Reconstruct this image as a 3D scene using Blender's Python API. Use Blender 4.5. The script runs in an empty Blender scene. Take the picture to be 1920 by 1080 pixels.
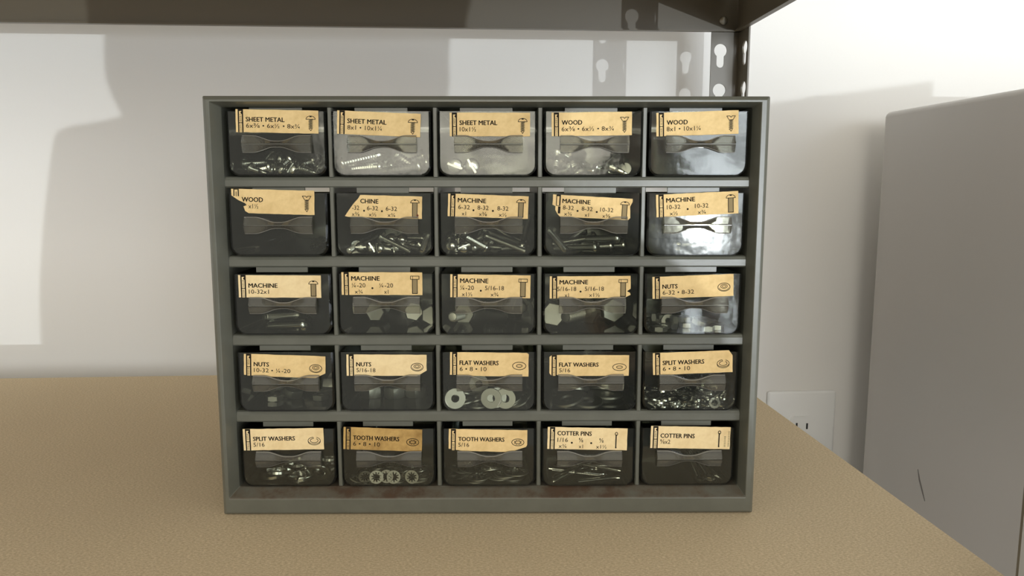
import bpy, bmesh, math, random
from mathutils import Vector, Matrix, Quaternion
PI = math.pi
C = bpy.context.scene.collection
SC = bpy.context.scene

# ------------------------------------------------------------------ camera
cam_d = bpy.data.cameras.new('camera'); cam = bpy.data.objects.new('camera', cam_d); C.objects.link(cam)
cam_d.sensor_width = 36.0; cam_d.lens = 1424.9 / 1920 * 36.0; cam_d.clip_start = 0.01; cam_d.clip_end = 60
_y, _p = math.radians(3.504), math.radians(7.60)
cam.location = (-0.01263, -0.43305, 0.19451)
cam.rotation_euler = (PI / 2 - _p, 0, -_y)
SC.camera = cam
# ------------------------------------------------------------------ world, lights, exposure
SC.view_settings.view_transform = 'Standard'; SC.view_settings.look = 'None'
SC.view_settings.gamma = 1; SC.view_settings.use_curve_mapping = False
SC.view_settings.exposure = 0.0
W_BASE = (0.44, 0.425, 0.39); W_UP = (0.80, 0.76, 0.69); W_DOOR = (8.6, 9.3, 10.0); W_LOWFILL = (2.7, 2.85, 3.05); W_ROOM = (5.2, 4.9, 4.3)

def make_world():
    w = bpy.data.worlds.new('garage_world'); SC.world = w; w.use_nodes = True
    nt = w.node_tree; nt.nodes.clear(); N = nt.nodes.new; L = nt.links.new
    tc = N('ShaderNodeTexCoord'); sp = N('ShaderNodeSeparateXYZ'); L(tc.outputs['Generated'], sp.inputs[0])
    def m(op, a, b=None, c=None):
        n = N('ShaderNodeMath'); n.operation = op
        for i, v in enumerate((a, b, c)):
            if v is None: continue
            if isinstance(v, (int, float)): n.inputs[i].default_value = v
            else: L(v, n.inputs[i])
        return n.outputs[0]
    ny = m('MULTIPLY', sp.outputs[1], -1.0)
    az = m('MULTIPLY', m('ARCTAN2', sp.outputs[0], ny), 180 / PI)       # 0 straight behind the camera, + to its right
    el = m('MULTIPLY', m('ARCSINE', sp.outputs[2]), 180 / PI)
    def band(v, lo, hi, s):
        a = N('ShaderNodeMapRange'); a.interpolation_type = 'SMOOTHSTEP'; L(v, a.inputs[0])
        a.inputs[1].default_value = lo - s; a.inputs[2].default_value = lo + s
        b = N('ShaderNodeMapRange'); b.interpolation_type = 'SMOOTHSTEP'; L(v, b.inputs[0])
        b.inputs[1].default_value = hi - s; b.inputs[2].default_value = hi + s
        return m('MULTIPLY', a.outputs[0], m('SUBTRACT', 1.0, b.outputs[0]))
    door = m('MULTIPLY', band(az, 6.5, 27, .4), band(el, -13, 12, .4))
    nz = N('ShaderNodeTexNoise'); nz.inputs['Scale'].default_value = 30; L(tc.outputs['Generated'], nz.inputs['Vector'])
    nz.inputs['Detail'].default_value = 5; nz.inputs['Roughness'].default_value = .65
    vr = N('ShaderNodeMapRange'); L(nz.outputs[0], vr.inputs[0]); vr.inputs[1].default_value = .36; vr.inputs[2].default_value = .62; vr.inputs[3].default_value = .25; vr.inputs[4].default_value = 1.35
    door = m('MULTIPLY', door, vr.outputs[0])
    room = m('MULTIPLY', band(az, -16, 8, 1.0), band(el, .5, 22, .8))   # the bright far end of the garage
    up = N('ShaderNodeMapRange'); up.interpolation_type = 'SMOOTHSTEP'; L(el, up.inputs[0])
    up.inputs[1].default_value = -10; up.inputs[2].default_value = 40
    c1 = N('ShaderNodeMix'); c1.data_type = 'RGBA'; L(up.outputs[0], c1.inputs[0])
    c1.inputs[6].default_value = (*W_BASE, 1); c1.inputs[7].default_value = (*W_UP, 1)
    c2 = N('ShaderNodeMix'); c2.data_type = 'RGBA'; L(door, c2.inputs[0]); c2.clamp_factor = False
    c2.inputs[7].default_value = (*W_DOOR, 1)
    c3 = N('ShaderNodeMix'); c3.data_type = 'RGBA'; L(room, c3.inputs[0]); L(c1.outputs[2], c3.inputs[6]); c3.inputs[7].default_value = (*W_ROOM, 1)
    rv = N('ShaderNodeMapRange'); L(nz.outputs[0], rv.inputs[0]); rv.inputs[1].default_value = .35; rv.inputs[2].default_value = .65; rv.inputs[3].default_value = .55; rv.inputs[4].default_value = 1.3
    L(m('MULTIPLY', room, rv.outputs[0]), c3.inputs[0]); c3.clamp_factor = False
    low_fill = m('MULTIPLY', band(az, 24, 78, 3), band(el, -17, 1, 1.5))           # low glow added on the right to brighten the lower wall
    c4 = N('ShaderNodeMix'); c4.data_type = 'RGBA'; L(low_fill, c4.inputs[0]); L(c3.outputs[2], c4.inputs[6]); c4.inputs[7].default_value = (*W_LOWFILL, 1)
    L(c4.outputs[2], c2.inputs[6])
    bg = N('ShaderNodeBackground'); L(c2.outputs[2], bg.inputs[0])
    out = N('ShaderNodeOutputWorld'); L(bg.outputs[0], out.inputs[0])
make_world()

def light(name, kind, loc, power, col, radius, target=None, **kw):
    d = bpy.data.lights.new(name, kind); d.energy = power; d.color = col; d.shadow_soft_size = radius
    for k, v in kw.items(): setattr(d, k, v)
    o = bpy.data.objects.new(name, d); C.objects.link(o); o.location = loc
    if target is not None:
        o.rotation_euler = (Vector(target) - Vector(loc)).to_track_quat('-Z', 'Y').to_euler()
    return o
# low light from the open door, behind the person on the right
light('door_light', 'POINT', (2.2, -10.0, -0.34), 1080, (0.90, 0.96, 1.0), 0.012)

# ------------------------------------------------------------------ helpers
def mat(name, col, rough=0.5, metal=0.0, spec=0.5):
    m = bpy.data.materials.new(name); m.use_nodes = True
    b = m.node_tree.nodes['Principled BSDF']
    b.inputs['Base Color'].default_value = (*col, 1); b.inputs['Roughness'].default_value = rough
    b.inputs['Metallic'].default_value = metal; b.inputs['Specular IOR Level'].default_value = spec
    return m
def nodes(m):
    return m.node_tree.nodes, m.node_tree.links, m.node_tree.nodes['Principled BSDF']
def noise(m, scale, detail=4, rough=.6, coord='Object', stretch=None):
    n, l, b = nodes(m)
    tc = n.new('ShaderNodeTexCoord'); nz = n.new('ShaderNodeTexNoise')
    nz.inputs['Scale'].default_value = scale; nz.inputs['Detail'].default_value = detail; nz.inputs['Roughness'].default_value = rough
    if stretch:
        mp = n.new('ShaderNodeMapping'); mp.inputs['Scale'].default_value = stretch
        l.new(tc.outputs[coord], mp.inputs[0]); l.new(mp.outputs[0], nz.inputs['Vector'])
    else: l.new(tc.outputs[coord], nz.inputs['Vector'])
    return nz.outputs[0]
def ramp(m, fac, stops):
    n, l, b = nodes(m)
    r = n.new('ShaderNodeValToRGB'); l.new(fac, r.inputs[0]); e = r.color_ramp.elements
    while len(e) > 1: e.remove(e[-1])
    e[0].position = stops[0][0]; e[0].color = (*stops[0][1], 1)
    for p, c in stops[1:]:
        x = e.new(p); x.color = (*c, 1)
    return r.outputs[0]
def bump(m, fac, strength, dist):
    n, l, b = nodes(m)
    u = n.new('ShaderNodeBump'); u.inputs['Strength'].default_value = strength; u.inputs['Distance'].default_value = dist
    l.new(fac, u.inputs['Height']); l.new(u.outputs[0], b.inputs['Normal'])
def mixc(m, fac, a, b2):
    n, l, b = nodes(m)
    x = n.new('ShaderNodeMix'); x.data_type = 'RGBA'
    if isinstance(fac, float): x.inputs[0].default_value = fac
    else: l.new(fac, x.inputs[0])
    for i, v in ((6, a), (7, b2)):
        if isinstance(v, tuple): x.inputs[i].default_value = (*v, 1)
        else: l.new(v, x.inputs[i])
    return x.outputs[2]

def link(name, bm, mats, parent=None, smooth=None, loc=None):
    me = bpy.data.meshes.new(name)
    bmesh.ops.recalc_face_normals(bm, faces=bm.faces)
    bm.to_mesh(me); bm.free()
    for x in (mats if isinstance(mats, (list, tuple)) else [mats]): me.materials.append(x)
    o = bpy.data.objects.new(name, me); C.objects.link(o)
    if parent is not None: o.parent = parent
    if loc: o.location = loc
    if smooth is not None:
        for p in me.polygons: p.use_smooth = True
        if smooth < 3.1: me.set_sharp_from_angle(angle=smooth)
    return o
def empty(name, loc=(0, 0, 0), rz=0):
    o = bpy.data.objects.new(name, None); C.objects.link(o); o.location = loc; o.rotation_euler = (0, 0, rz)
    o.empty_display_size = .01
    return o
def tag(o, label=None, cat=None, group=None, kind=None):
    if label: o['label'] = label
    if cat: o['category'] = cat
    if group: o['group'] = group
    if kind: o['kind'] = kind
    return o
def box(bm, x0, x1, y0, y1, z0, z1, bev=0, seg=2, mi=0):
    r = bmesh.ops.create_cube(bm, size=1)
    vs = r['verts']
    for v in vs:
        v.co = Vector((x0 + (v.co.x + .5) * (x1 - x0), y0 + (v.co.y + .5) * (y1 - y0), z0 + (v.co.z + .5) * (z1 - z0)))
    fs = set(f for v in vs for f in v.link_faces)
    for f in fs: f.material_index = mi
    if bev:
        es = list({e for v in vs for e in v.link_edges})
        r = bmesh.ops.bevel(bm, geom=es, offset=bev, segments=seg, affect='EDGES', profile=.5)
        for f in r['faces']: f.material_index = mi
def prism(bm, pts, axis, a, b, mi=0):
    """pts: 2D outline; extruded along axis from a to b (the outline lies in the other two axes, in order)"""
    def P(p, t):
        return Vector((t, p[0], p[1])) if axis == 0 else Vector((p[0], t, p[1])) if axis == 1 else Vector((p[0], p[1], t))
    A = [bm.verts.new(P(p, a)) for p in pts]; B = [bm.verts.new(P(p, b)) for p in pts]
    n = len(pts); fs = [bm.faces.new(A), bm.faces.new(B[::-1])]
    for i in range(n): fs.append(bm.faces.new((A[i], B[i], B[(i + 1) % n], A[(i + 1) % n])))
    for f in fs: f.material_index = mi
def lathe(bm, prof, seg=12, M=None, mi=0):
    """prof: (radius, z) pairs; closed solid about z"""
    rings = []
    for r, z in prof:
        if r < 1e-7: rings.append([bm.verts.new((0, 0, z))])
        else: rings.append([bm.verts.new((r * math.cos(2 * PI * k / seg), r * math.sin(2 * PI * k / seg), z)) for k in range(seg)])
    vs = [v for r in rings for v in r]
    for a, b in zip(rings, rings[1:]):
        for k in range(seg):
            k2 = (k + 1) % seg
            if len(a) == 1 and len(b) == 1: continue
            if len(a) == 1: f = bm.faces.new((a[0], b[k], b[k2]))
            elif len(b) == 1: f = bm.faces.new((a[k], a[k2], b[0]))
            else: f = bm.faces.new((a[k], a[k2], b[k2], b[k]))
            f.material_index = mi
    if len(rings[0]) > 1: bm.faces.new(rings[0][::-1]).material_index = mi
    if len(rings[-1]) > 1: bm.faces.new(rings[-1]).material_index = mi
    if M: bmesh.ops.transform(bm, matrix=M, verts=vs)
    return vs
def tube(bm, pts, r, seg=8, mi=0):
    pts = [Vector(p) for p in pts]; rings = []
    up = Vector((0, 0, 1)); prev = None
    for i, p in enumerate(pts):
        t = (pts[min(i + 1, len(pts) - 1)] - pts[max(i - 1, 0)]).normalized()
        n = (prev - t * prev.dot(t)) if prev else t.orthogonal()
        n.normalize(); prev = n; bb = t.cross(n)
        rings.append([bm.verts.new(p + (n * math.cos(2 * PI * k / seg) + bb * math.sin(2 * PI * k / seg)) * r) for k in range(seg)])
    for a, b in zip(rings, rings[1:]):
        for k in range(seg): bm.faces.new((a[k], a[(k + 1) % seg], b[(k + 1) % seg], b[k])).material_index = mi
    bm.faces.new(rings[0][::-1]).material_index = mi; bm.faces.new(rings[-1]).material_index = mi

# ------------------------------------------------------------------ materials
M_wall = mat('white_painted_drywall', (.83, .82, .79), .75, spec=.25)
bump(M_wall, noise(M_wall, 90, 3), .06, .002)
M_floor = mat('concrete_floor', (.32, .31, .29), .8)
f_ = noise(M_floor, 6, 5); nodes(M_floor)[1].new(ramp(M_floor, f_, [(.3, (.26, .25, .235)), (.7, (.38, .37, .35))]), nodes(M_floor)[2].inputs['Base Color'])

M_board = mat('particle_board', (.4, .29, .15), .75, spec=.2)
n1 = noise(M_board, 750, 3, .75, stretch=(.8, 1.5, 1)); n2 = noise(M_board, 11, 5, .65)
cb = ramp(M_board, n1, [(.30, (.46, .365, .225)), (.5, (.645, .52, .34)), (.68, (.82, .69, .48))])
cb = mixc(M_board, ramp(M_board, n2, [(.35, (0, 0, 0)), (.8, (.25, .25, .25))]), cb, (.54, .435, .29))
nodes(M_board)[1].new(cb, nodes(M_board)[2].inputs['Base Color']); bump(M_board, n1, .12, .0004)

M_steel = mat('taupe_painted_steel', (.155, .135, .1), .38, spec=.5)
bump(M_steel, noise(M_steel, 260, 2), .05, .0005)
M_grey = mat('olive_grey_plastic', (.13, .13, .102), .31, spec=.5)
ng = noise(M_grey, 60, 5); ns = noise(M_grey, 14, 4, .7)
cg = ramp(M_grey, ng, [(.3, (.118, .119, .094)), (.7, (.14, .141, .112))])
cg = mixc(M_grey, ramp(M_grey, ns, [(.62, (0, 0, 0)), (.72, (.35, .35, .35))]), cg, (.16, .15, .115))
nodes(M_grey)[1].new(cg, nodes(M_grey)[2].inputs['Base Color']); bump(M_grey, noise(M_grey, 260, 3), .10, .0005)
M_dirty = mat('olive_grey_plastic_with_rusty_dirt', (.13, .13, .1), .6, spec=.3)
nd = noise(M_dirty, 45, 6, .7)
cd = ramp(M_dirty, nd, [(.35, (.135, .13, .103)), (.5, (.12, .1, .072)), (.62, (.085, .055, .035)), (.75, (.10, .055, .03))])
nodes(M_dirty)[1].new(cd, nodes(M_dirty)[2].inputs['Base Color'])
M_tab = M_grey
M_zinc = mat('zinc_plated_steel', (.80, .80, .77), .20, 1.0)
M_rust = mat('dull_zinc', (.5, .49, .45), .42, 1.0)
M_zincf = mat('brushed_zinc', (.56, .555, .52), .40, 1.0)
M_paper = mat('yellowed_paper', (.78, .56, .25), .75, spec=.15)
def paper(name, base, dark, amt):
    m = mat(name, base, .75, spec=.15)
    a = noise(m, 75, 5, .65, 'Object'); b2 = noise(m, 420, 2)
    c = mixc(m, ramp(m, a, [(.42, (0, 0, 0)), (.75, (amt,) * 3)]), base, dark)
    c = mixc(m, ramp(m, b2, [(.4, (0, 0, 0)), (.8, (.12,) * 3)]), c, dark)
    nodes(m)[1].new(c, nodes(m)[2].inputs['Base Color']); return m
M_paper = paper('yellowed_paper', (.87, .645, .315), (.50, .30, .10), .45)
M_paper_pale = paper('pale_yellowed_paper', (.93, .74, .42), (.58, .36, .13), .4)
M_paper_brown = paper('stained_brown_paper', (.57, .37, .13), (.22, .12, .035), .8)
M_ink = mat('black_print', (.018, .014, .01), .7, spec=.1)
M_inkfill = mat('grey_print', (.30, .23, .12), .7, spec=.1)

def clear_plastic(name, tint, haze, hazecol, rough, ior=1.5, wav=.06):
    m = bpy.data.materials.new(name); m.use_nodes = True
    nt = m.node_tree; nt.nodes.clear(); N = nt.nodes.new; L = nt.links.new
    tr = N('ShaderNodeBsdfTransparent')
    # light crossing the wall at a slant travels further through it: tint ^ (1 / cos)
    ge = N('ShaderNodeNewGeometry'); dt = N('ShaderNodeVectorMath'); dt.operation = 'DOT_PRODUCT'; L(ge.outputs['Normal'], dt.inputs[0]); L(ge.outputs['Incoming'], dt.inputs[1])
    ab = N('ShaderNodeMath'); ab.operation = 'ABSOLUTE'; L(dt.outputs['Value'], ab.inputs[0])
    mx = N('ShaderNodeMath'); mx.operation = 'MAXIMUM'; L(ab.outputs[0], mx.inputs[0]); mx.inputs[1].default_value = .06
    dv = N('ShaderNodeMath'); dv.operation = 'DIVIDE'; dv.inputs[0].default_value = 1; L(mx.outputs[0], dv.inputs[1])
    cc = N('ShaderNodeCombineColor')
    for i in range(3):
        pw = N('ShaderNodeMath'); pw.operation = 'POWER'; pw.inputs[0].default_value = tint[i]; L(dv.outputs[0], pw.inputs[1]); L(pw.outputs[0], cc.inputs[i])
    L(cc.outputs[0], tr.inputs[0])
    gl = N('ShaderNodeBsdfGlossy'); gl.inputs['Roughness'].default_value = rough
    df = N('ShaderNodeBsdfDiffuse'); df.inputs[0].default_value = (*hazecol, 1)
    tc = N('ShaderNodeTexCoord'); nz = N('ShaderNodeTexNoise'); nz.inputs['Scale'].default_value = 55; nz.inputs['Detail'].default_value = 3
    L(tc.outputs['Object'], nz.inputs['Vector'])
    bu = N('ShaderNodeBump'); bu.inputs['Strength'].default_value = wav; bu.inputs['Distance'].default_value = .002; L(nz.outputs[0], bu.inputs['Height'])
    L(bu.outputs[0], gl.inputs['Normal'])
    fr = N('ShaderNodeFresnel'); fr.inputs[0].default_value = ior
    m1 = N('ShaderNodeMixShader'); m1.inputs[0].default_value = haze; L(tr.outputs[0], m1.inputs[1]); L(df.outputs[0], m1.inputs[2])
    m2 = N('ShaderNodeMixShader'); L(fr.outputs[0], m2.inputs[0]); L(m1.outputs[0], m2.inputs[1]); L(gl.outputs[0], m2.inputs[2])
    o = N('ShaderNodeOutputMaterial'); L(m2.outputs[0], o.inputs[0]); return m
M_clear = clear_plastic('smoky_clear_plastic', (.88, .89, .84), .025, (.42, .43, .36), .06)
M_handle = clear_plastic('cloudy_clear_plastic', (.86, .855, .81), .13, (.55, .53, .46), .08, wav=.05)
M_hedge = clear_plastic('painted_edge_light', (.80, .79, .74), .38, (.62, .60, .53), .12, wav=.05)  # paler haze painted on handle edges stands in for light they catch

# ------------------------------------------------------------------ the setting
WALL_Y, FLOOR_Z = .435, -1.2
bm = bmesh.new(); box(bm, -2.6, 2.2, WALL_Y, WALL_Y + .12, FLOOR_Z, 1.5)
tag(link('wall_back', bm, M_wall), kind='structure')
bm = bmesh.new(); box(bm, -2.6, 2.2, -3.4, WALL_Y + .12, FLOOR_Z - .1, FLOOR_Z)
tag(link('floor', bm, M_floor), kind='structure')

# wall outlet
M_plate = mat('white_outlet_plastic', (.86, .87, .86), .35); M_slot = mat('dark_slot', (.02, .02, .02), .6)
out = empty('wall_outlet', (.389, WALL_Y, -.112))
tag(out, 'white duplex outlet on the wall just past the right edge of the board', 'outlet')
bm = bmesh.new(); box(bm, -.042, .042, -.0055, 0, -.0635, .0635, .003, 3)
tag(link('cover_plate', bm, M_plate, out, .6))
for zz in (.0195, -.0195):
    bm = bmesh.new(); pts = []
    for k in range(40):
        a = 2 * PI * k / 40; pts.append((.0172 * math.cos(a), max(-.0138, min(.0138, .0172 * math.sin(a)))))
    prism(bm, pts, 1, -.0075, -.004)
    r = link('receptacle', bm, M_plate, out, .6, (0, 0, zz))
    for xx, h in ((-.0064, .0042), (.0064, .0036)):
        bm = bmesh.new(); box(bm, xx - .0011, xx + .0011, -.0078, -.0060, .0015 - h, .0015 + h)
        link('slot', bm, M_slot, r)
    bm = bmesh.new(); prism(bm, [(.0024 * math.cos(a), -.0085 + .0024 * math.sin(a)) for a in [2 * PI * k / 12 for k in range(12)]], 1, -.0078, -.0060)
    link('ground_hole', bm, M_slot, r)
bm = bmesh.new(); lathe(bm, [(.0028, 0), (.0028, .001), (.002, .0016)], 14, Matrix.Translation((0, -.0055, 0)) @ Matrix.Rotation(PI / 2, 4, 'X'))
link('screw', bm, M_plate, out, .6)

# tall grey cabinet standing on the floor right of the shelf
M_tall = mat('warm_grey_enamel', (.5,.48,.45), .5, spec=.35)
nt_ = noise(M_tall, 3, 4)
nodes(M_tall)[1].new(ramp(M_tall, nt_, [(.3, (.50, .485, .46)), (.7, (.53, .50, .47))]), nodes(M_tall)[2].inputs['Base Color'])
M_scuff = mat('dark_scuff', (.17, .155, .145), .6)
tall = empty('storage_cabinet', (.76, .02, FLOOR_Z))
tag(tall, 'tall plain grey storage cabinet standing on the floor at the far right beside the wall', 'cabinet')
TX = .4425
bm = bmesh.new(); box(bm, TX - .76, .36, .035, .365, .04, 1.4747, .006, 3)
body = link('body', bm, M_tall, tall, .7)
bm = bmesh.new(); box(bm, TX - .74, .34, .05, .35, 0, .04); link('plinth', bm, M_scuff, tall)
for k, (x0, x1) in enumerate(((TX - .758, -.03), (-.026, .358))):
    bm = bmesh.new(); box(bm, x0, x1, .020, .0345, .06, 1.46, .003, 2); d = link('door', bm, M_tall, tall, .7)
    hx = -.06 if k == 0 else .01
    bm = bmesh.new(); tube(bm, [(hx, .020, .62), (hx, -.005, .64), (hx, -.005, .76), (hx, .020, .78)], .006); link('handle', bm, M_zinc, d, 1.2)
# scuffs on its left side: thin paint marks
def blade(bm, pts, w, x):
    """tapering stroke on the plane at x; pts (y,z)"""
    L_, R_ = [], []
    for i, (y, z) in enumerate(pts):
        a = pts[max(i - 1, 0)]; b = pts[min(i + 1, len(pts) - 1)]
        d = Vector((b[0] - a[0], b[1] - a[1])).normalized(); s = w * math.sin(PI * (i + .35) / (len(pts) - .3))
        L_.append((y - d.y * s, z + d.x * s)); R_.append((y + d.y * s, z - d.x * s))
    prism(bm, L_ + R_[::-1], 0, x, x - .0003)

def on_side(pts): return [(y - .02, z - FLOOR_Z) for y, z in pts]
bm = bmesh.new(); blade(bm, on_side([(.2785, -.089), (.2746, -.0988), (.269, -.1077), (.2635, -.1165)]), .0011, TX - .76)
link('scuff_mark', bm, M_scuff, tall)['label'] = 'thin dark scuff on the side'

# ------------------------------------------------------------------ shelving unit
unit = empty('shelving_unit', (-.37, .12, FLOOR_Z))
tag(unit, 'taupe steel shelving frame with keyhole posts and beams standing in front of the white wall', 'shelving')
UO = Vector((-.37, .12, FLOOR_Z))
def ulink(name, bm, m=None, smooth=None, parent=None):
    bmesh.ops.translate(bm, vec=-UO, verts=bm.verts)
    return link(name, bm, m or M_steel, parent or unit, smooth)
XL, XR, YF, YR = -1.0, .2706, -.118, .36
KH0, KHP = .3399, .0398
def keyhole(cx, ztop):
    """outline of a keyhole, round top and narrower slot below"""
    R_, s, h = .0068, .0040, .024
    zc = ztop - R_; a0 = -math.acos(s / R_)
    pts = []
    for k in range(17):
        a = -math.acos(s / R_) + (PI + 2 * math.acos(s / R_)) * k / 16
        pts.append((cx + R_ * math.cos(a), zc + R_ * math.sin(a)))
    zb = ztop - h + s
    for k in range(9):
        a = PI + PI * k / 8; pts.append((cx + s * math.cos(a), zb + s * math.sin(a)))
    return pts
def post(sx, sy):
    """angle post; sx +1: right end, corner outside; sy +1: rear"""
    bm = bmesh.new(); th = .0016; wA = .030; off = .020
    cells = []
    zs = [FLOOR_Z] + [KH0 + .0079 - KHP * k for k in range(38, -9, -1)]
    def leg(to3, hasA):
        for z0, z1 in zip(zs, zs[1:]):
            b2 = bmesh.new()
            outer = [(0, z0), (wA, z0), (wA, z1), (0, z1)]
            loops = [outer]
            if z1 - z0 < KHP * 1.2 and z1 - z0 > KHP * .8: loops.append(keyhole(off, z1 - .0079))
            es = []
            for lp in loops:
                v = [b2.verts.new((p[0], 0, p[1])) for p in lp]
                es += [b2.edges.new((v[i], v[(i + 1) % len(v)])) for i in range(len(v))]
            bmesh.ops.triangle_fill(b2, use_beauty=True, edges=es)
            fs = list(b2.faces); r = bmesh.ops.extrude_face_region(b2, geom=fs)
            for g in r['geom']:
                if isinstance(g, bmesh.types.BMVert): g.co.y += th
            for v in b2.verts: v.co = to3(v.co)
            tmp = bpy.data.meshes.new('t'); b2.to_mesh(tmp); b2.free(); bm.from_mesh(tmp); bpy.data.meshes.remove(tmp)
    X = XR if sx > 0 else XL; Y = YR if sy > 0 else YF
    leg(lambda c: Vector((X - sx * c.x, Y - sy * c.y, c.z)), True)
    leg(lambda c: Vector((X - sx * c.y, Y - sy * c.x, c.z)), False)
    return ulink('post', bm)
for sx in (1, -1):
    for sy in (1, -1): post(sx, sy)
def beam_x(y, z0, z1, s):
    """front or rear beam: web with a lip folded towards the shelf"""
    bm = bmesh.new()
    prism(bm, [(y, z0), (y, z1), (y - s * .0016, z1), (y - s * .0016, z0 + .0016), (y - s * .006, z0 + .0016), (y - s * .006, z0)], 0, XL + .002, XR - .002)
    return ulink('beam', bm)
def beam_y(x, z0, z1, s):
    bm = bmesh.new()
    prism(bm, [(x, z0), (x, z1), (x - s * .0016, z1), (x - s * .0016, z0 + .0016), (x - s * .006, z0 + .0016), (x - s * .006, z0)], 1, YF + .003, YR - .003)
    return ulink('beam', bm)
for zb in (-.052, .351):
    top = -.0138 if zb < 0 else zb + .062
    beam_x(YR - .0018, zb, top, 1); beam_x(YF + .0018, zb, top, -1)
    beam_y(.2572 if zb < 0 else XR - .0018, zb, top, 1); beam_y(XL + .0018, zb, top, -1)
for z in (.362, -.02):
    for sy, y in ((1, YR - .0034), (-1, YF + .0034)):
        bm = bmesh.new()
        lathe(bm, [(.0042, 0), (.0042, .0014), (.003, .0026), (.0014, .0031)], 14, Matrix.Translation((XR - .019, y, z)) @ Matrix.Rotation(sy * PI / 2, 4, 'X'))
        ulink('rivet', bm, M_rust, .7)
bm = bmesh.new(); box(bm, XL + .008, .258, YF + .006, YR - .0035, -.013, 0, .0008, 1)
tag(link('shelf_board', bm, M_board), 'tan particle board shelf top that the drawer cabinet stands on', 'shelf')
bm = bmesh.new(); box(bm, XL + .008, .258, YF + .006, YR - .0035, .396, .409, .0008, 1)
tag(link('shelf_board', bm, M_board), 'upper particle board shelf lying in the steel frame above the drawer cabinet', 'shelf')

# ------------------------------------------------------------------ the drawer cabinet
PSI = math.radians(-3.025)
CAB = empty('drawer_cabinet', (0, 0, 0), PSI)
tag(CAB, 'olive grey plastic small parts cabinet with twenty five clear drawers standing on the particle board', 'cabinet')
CM = Matrix.Rotation(PSI, 4, 'Z')
HW, HH, DEP = .1588, .2447, .155
COLX = [-.12, -.06, 0.0, .06, .12]; ROWZ = [.2003, .1544, .1078, .0613, .0145]; ROWT = [.2387, .1939, .1478, .1011, .0544]
bm = bmesh.new()
def ring(rect, y): x0, x1, z0, z1 = rect; return [bm.verts.new((x, y, z)) for x, z in ((x0, z0), (x1, z0), (x1, z1), (x0, z1))]
# outer shell and picture-frame rim lofted as rings
rects = [((-HW, HW, 0, HH), DEP), ((-HW, HW, 0, HH), .0022), ((-HW + .0022, HW - .0022, .0012, HH - .0022), 0),
         ((-.1545, .1535, .0105, HH - .0034), 0), ((-.151, .151, .0145, .2392), .0085), ((-.151, .151, .0145, .2392), DEP)]
rs = [ring(a, b) for a, b in rects]
for k, (a, b) in enumerate(zip(rs, rs[1:] + rs[:1])):
    for i in range(4):
        f = bm.faces.new((a[i], a[(i + 1) % 4], b[(i + 1) % 4], b[i]))
        if k in (3, 4) and i == 0: f.material_index = 1
frame = link('frame', bm, [M_grey, M_dirty], CAB)
bv = frame.modifiers.new('soft_edges', 'BEVEL'); bv.width = .0012; bv.segments = 3; bv.limit_method = 'ANGLE'; bv.angle_limit = .5
bm = bmesh.new()
for r in range(4):
    z0, z1 = ROWT[r + 1] , ROWZ[r]
    prism(bm, [(.0092, z0 + .0008), (.0092, z1 - .0022), (.0100, z1 - .0006), (.0112, z1), (DEP - .001, z1), (DEP - .001, z0), (.0100, z0)], 0, -.1512, .1512)
link('shelf', bm, M_grey, CAB); bpy.context.view_layer.update()
bm = bmesh.new()
for c in range(4):
    x = (COLX[c] + COLX[c + 1]) / 2
    for r in range(5):
        prism(bm, [(x - .0014, .0100), (x - .0009, .0092), (x + .0009, .0092), (x + .0014, .0100), (x + .0014, DEP - .001), (x - .0014, DEP - .001)], 2, ROWZ[r] - .0003, ROWT[r] + .0003)
link('divider', bm, M_grey, CAB)
bm = bmesh.new()
for r in range(5):
    box(bm, -.1512, .1512, DEP - .003, DEP - .001, ROWZ[r] - .0003, ROWT[r] - .0034)
link('back_panel', bm, M_grey, CAB)
def tab(r, c):
    bm = bmesh.new(); x, z = COLX[c], ROWT[r]
    prism(bm, [(.0105, z + .0003), (.0105, z - .0030), (.0117, z - .0033), (.0120, z + .0003)], 0, x - .0158, x + .0142)
    return link('stop_tab', bm, M_tab, CAB)
for r in range(5):
    for c in range(5): tab(r, c)

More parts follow.
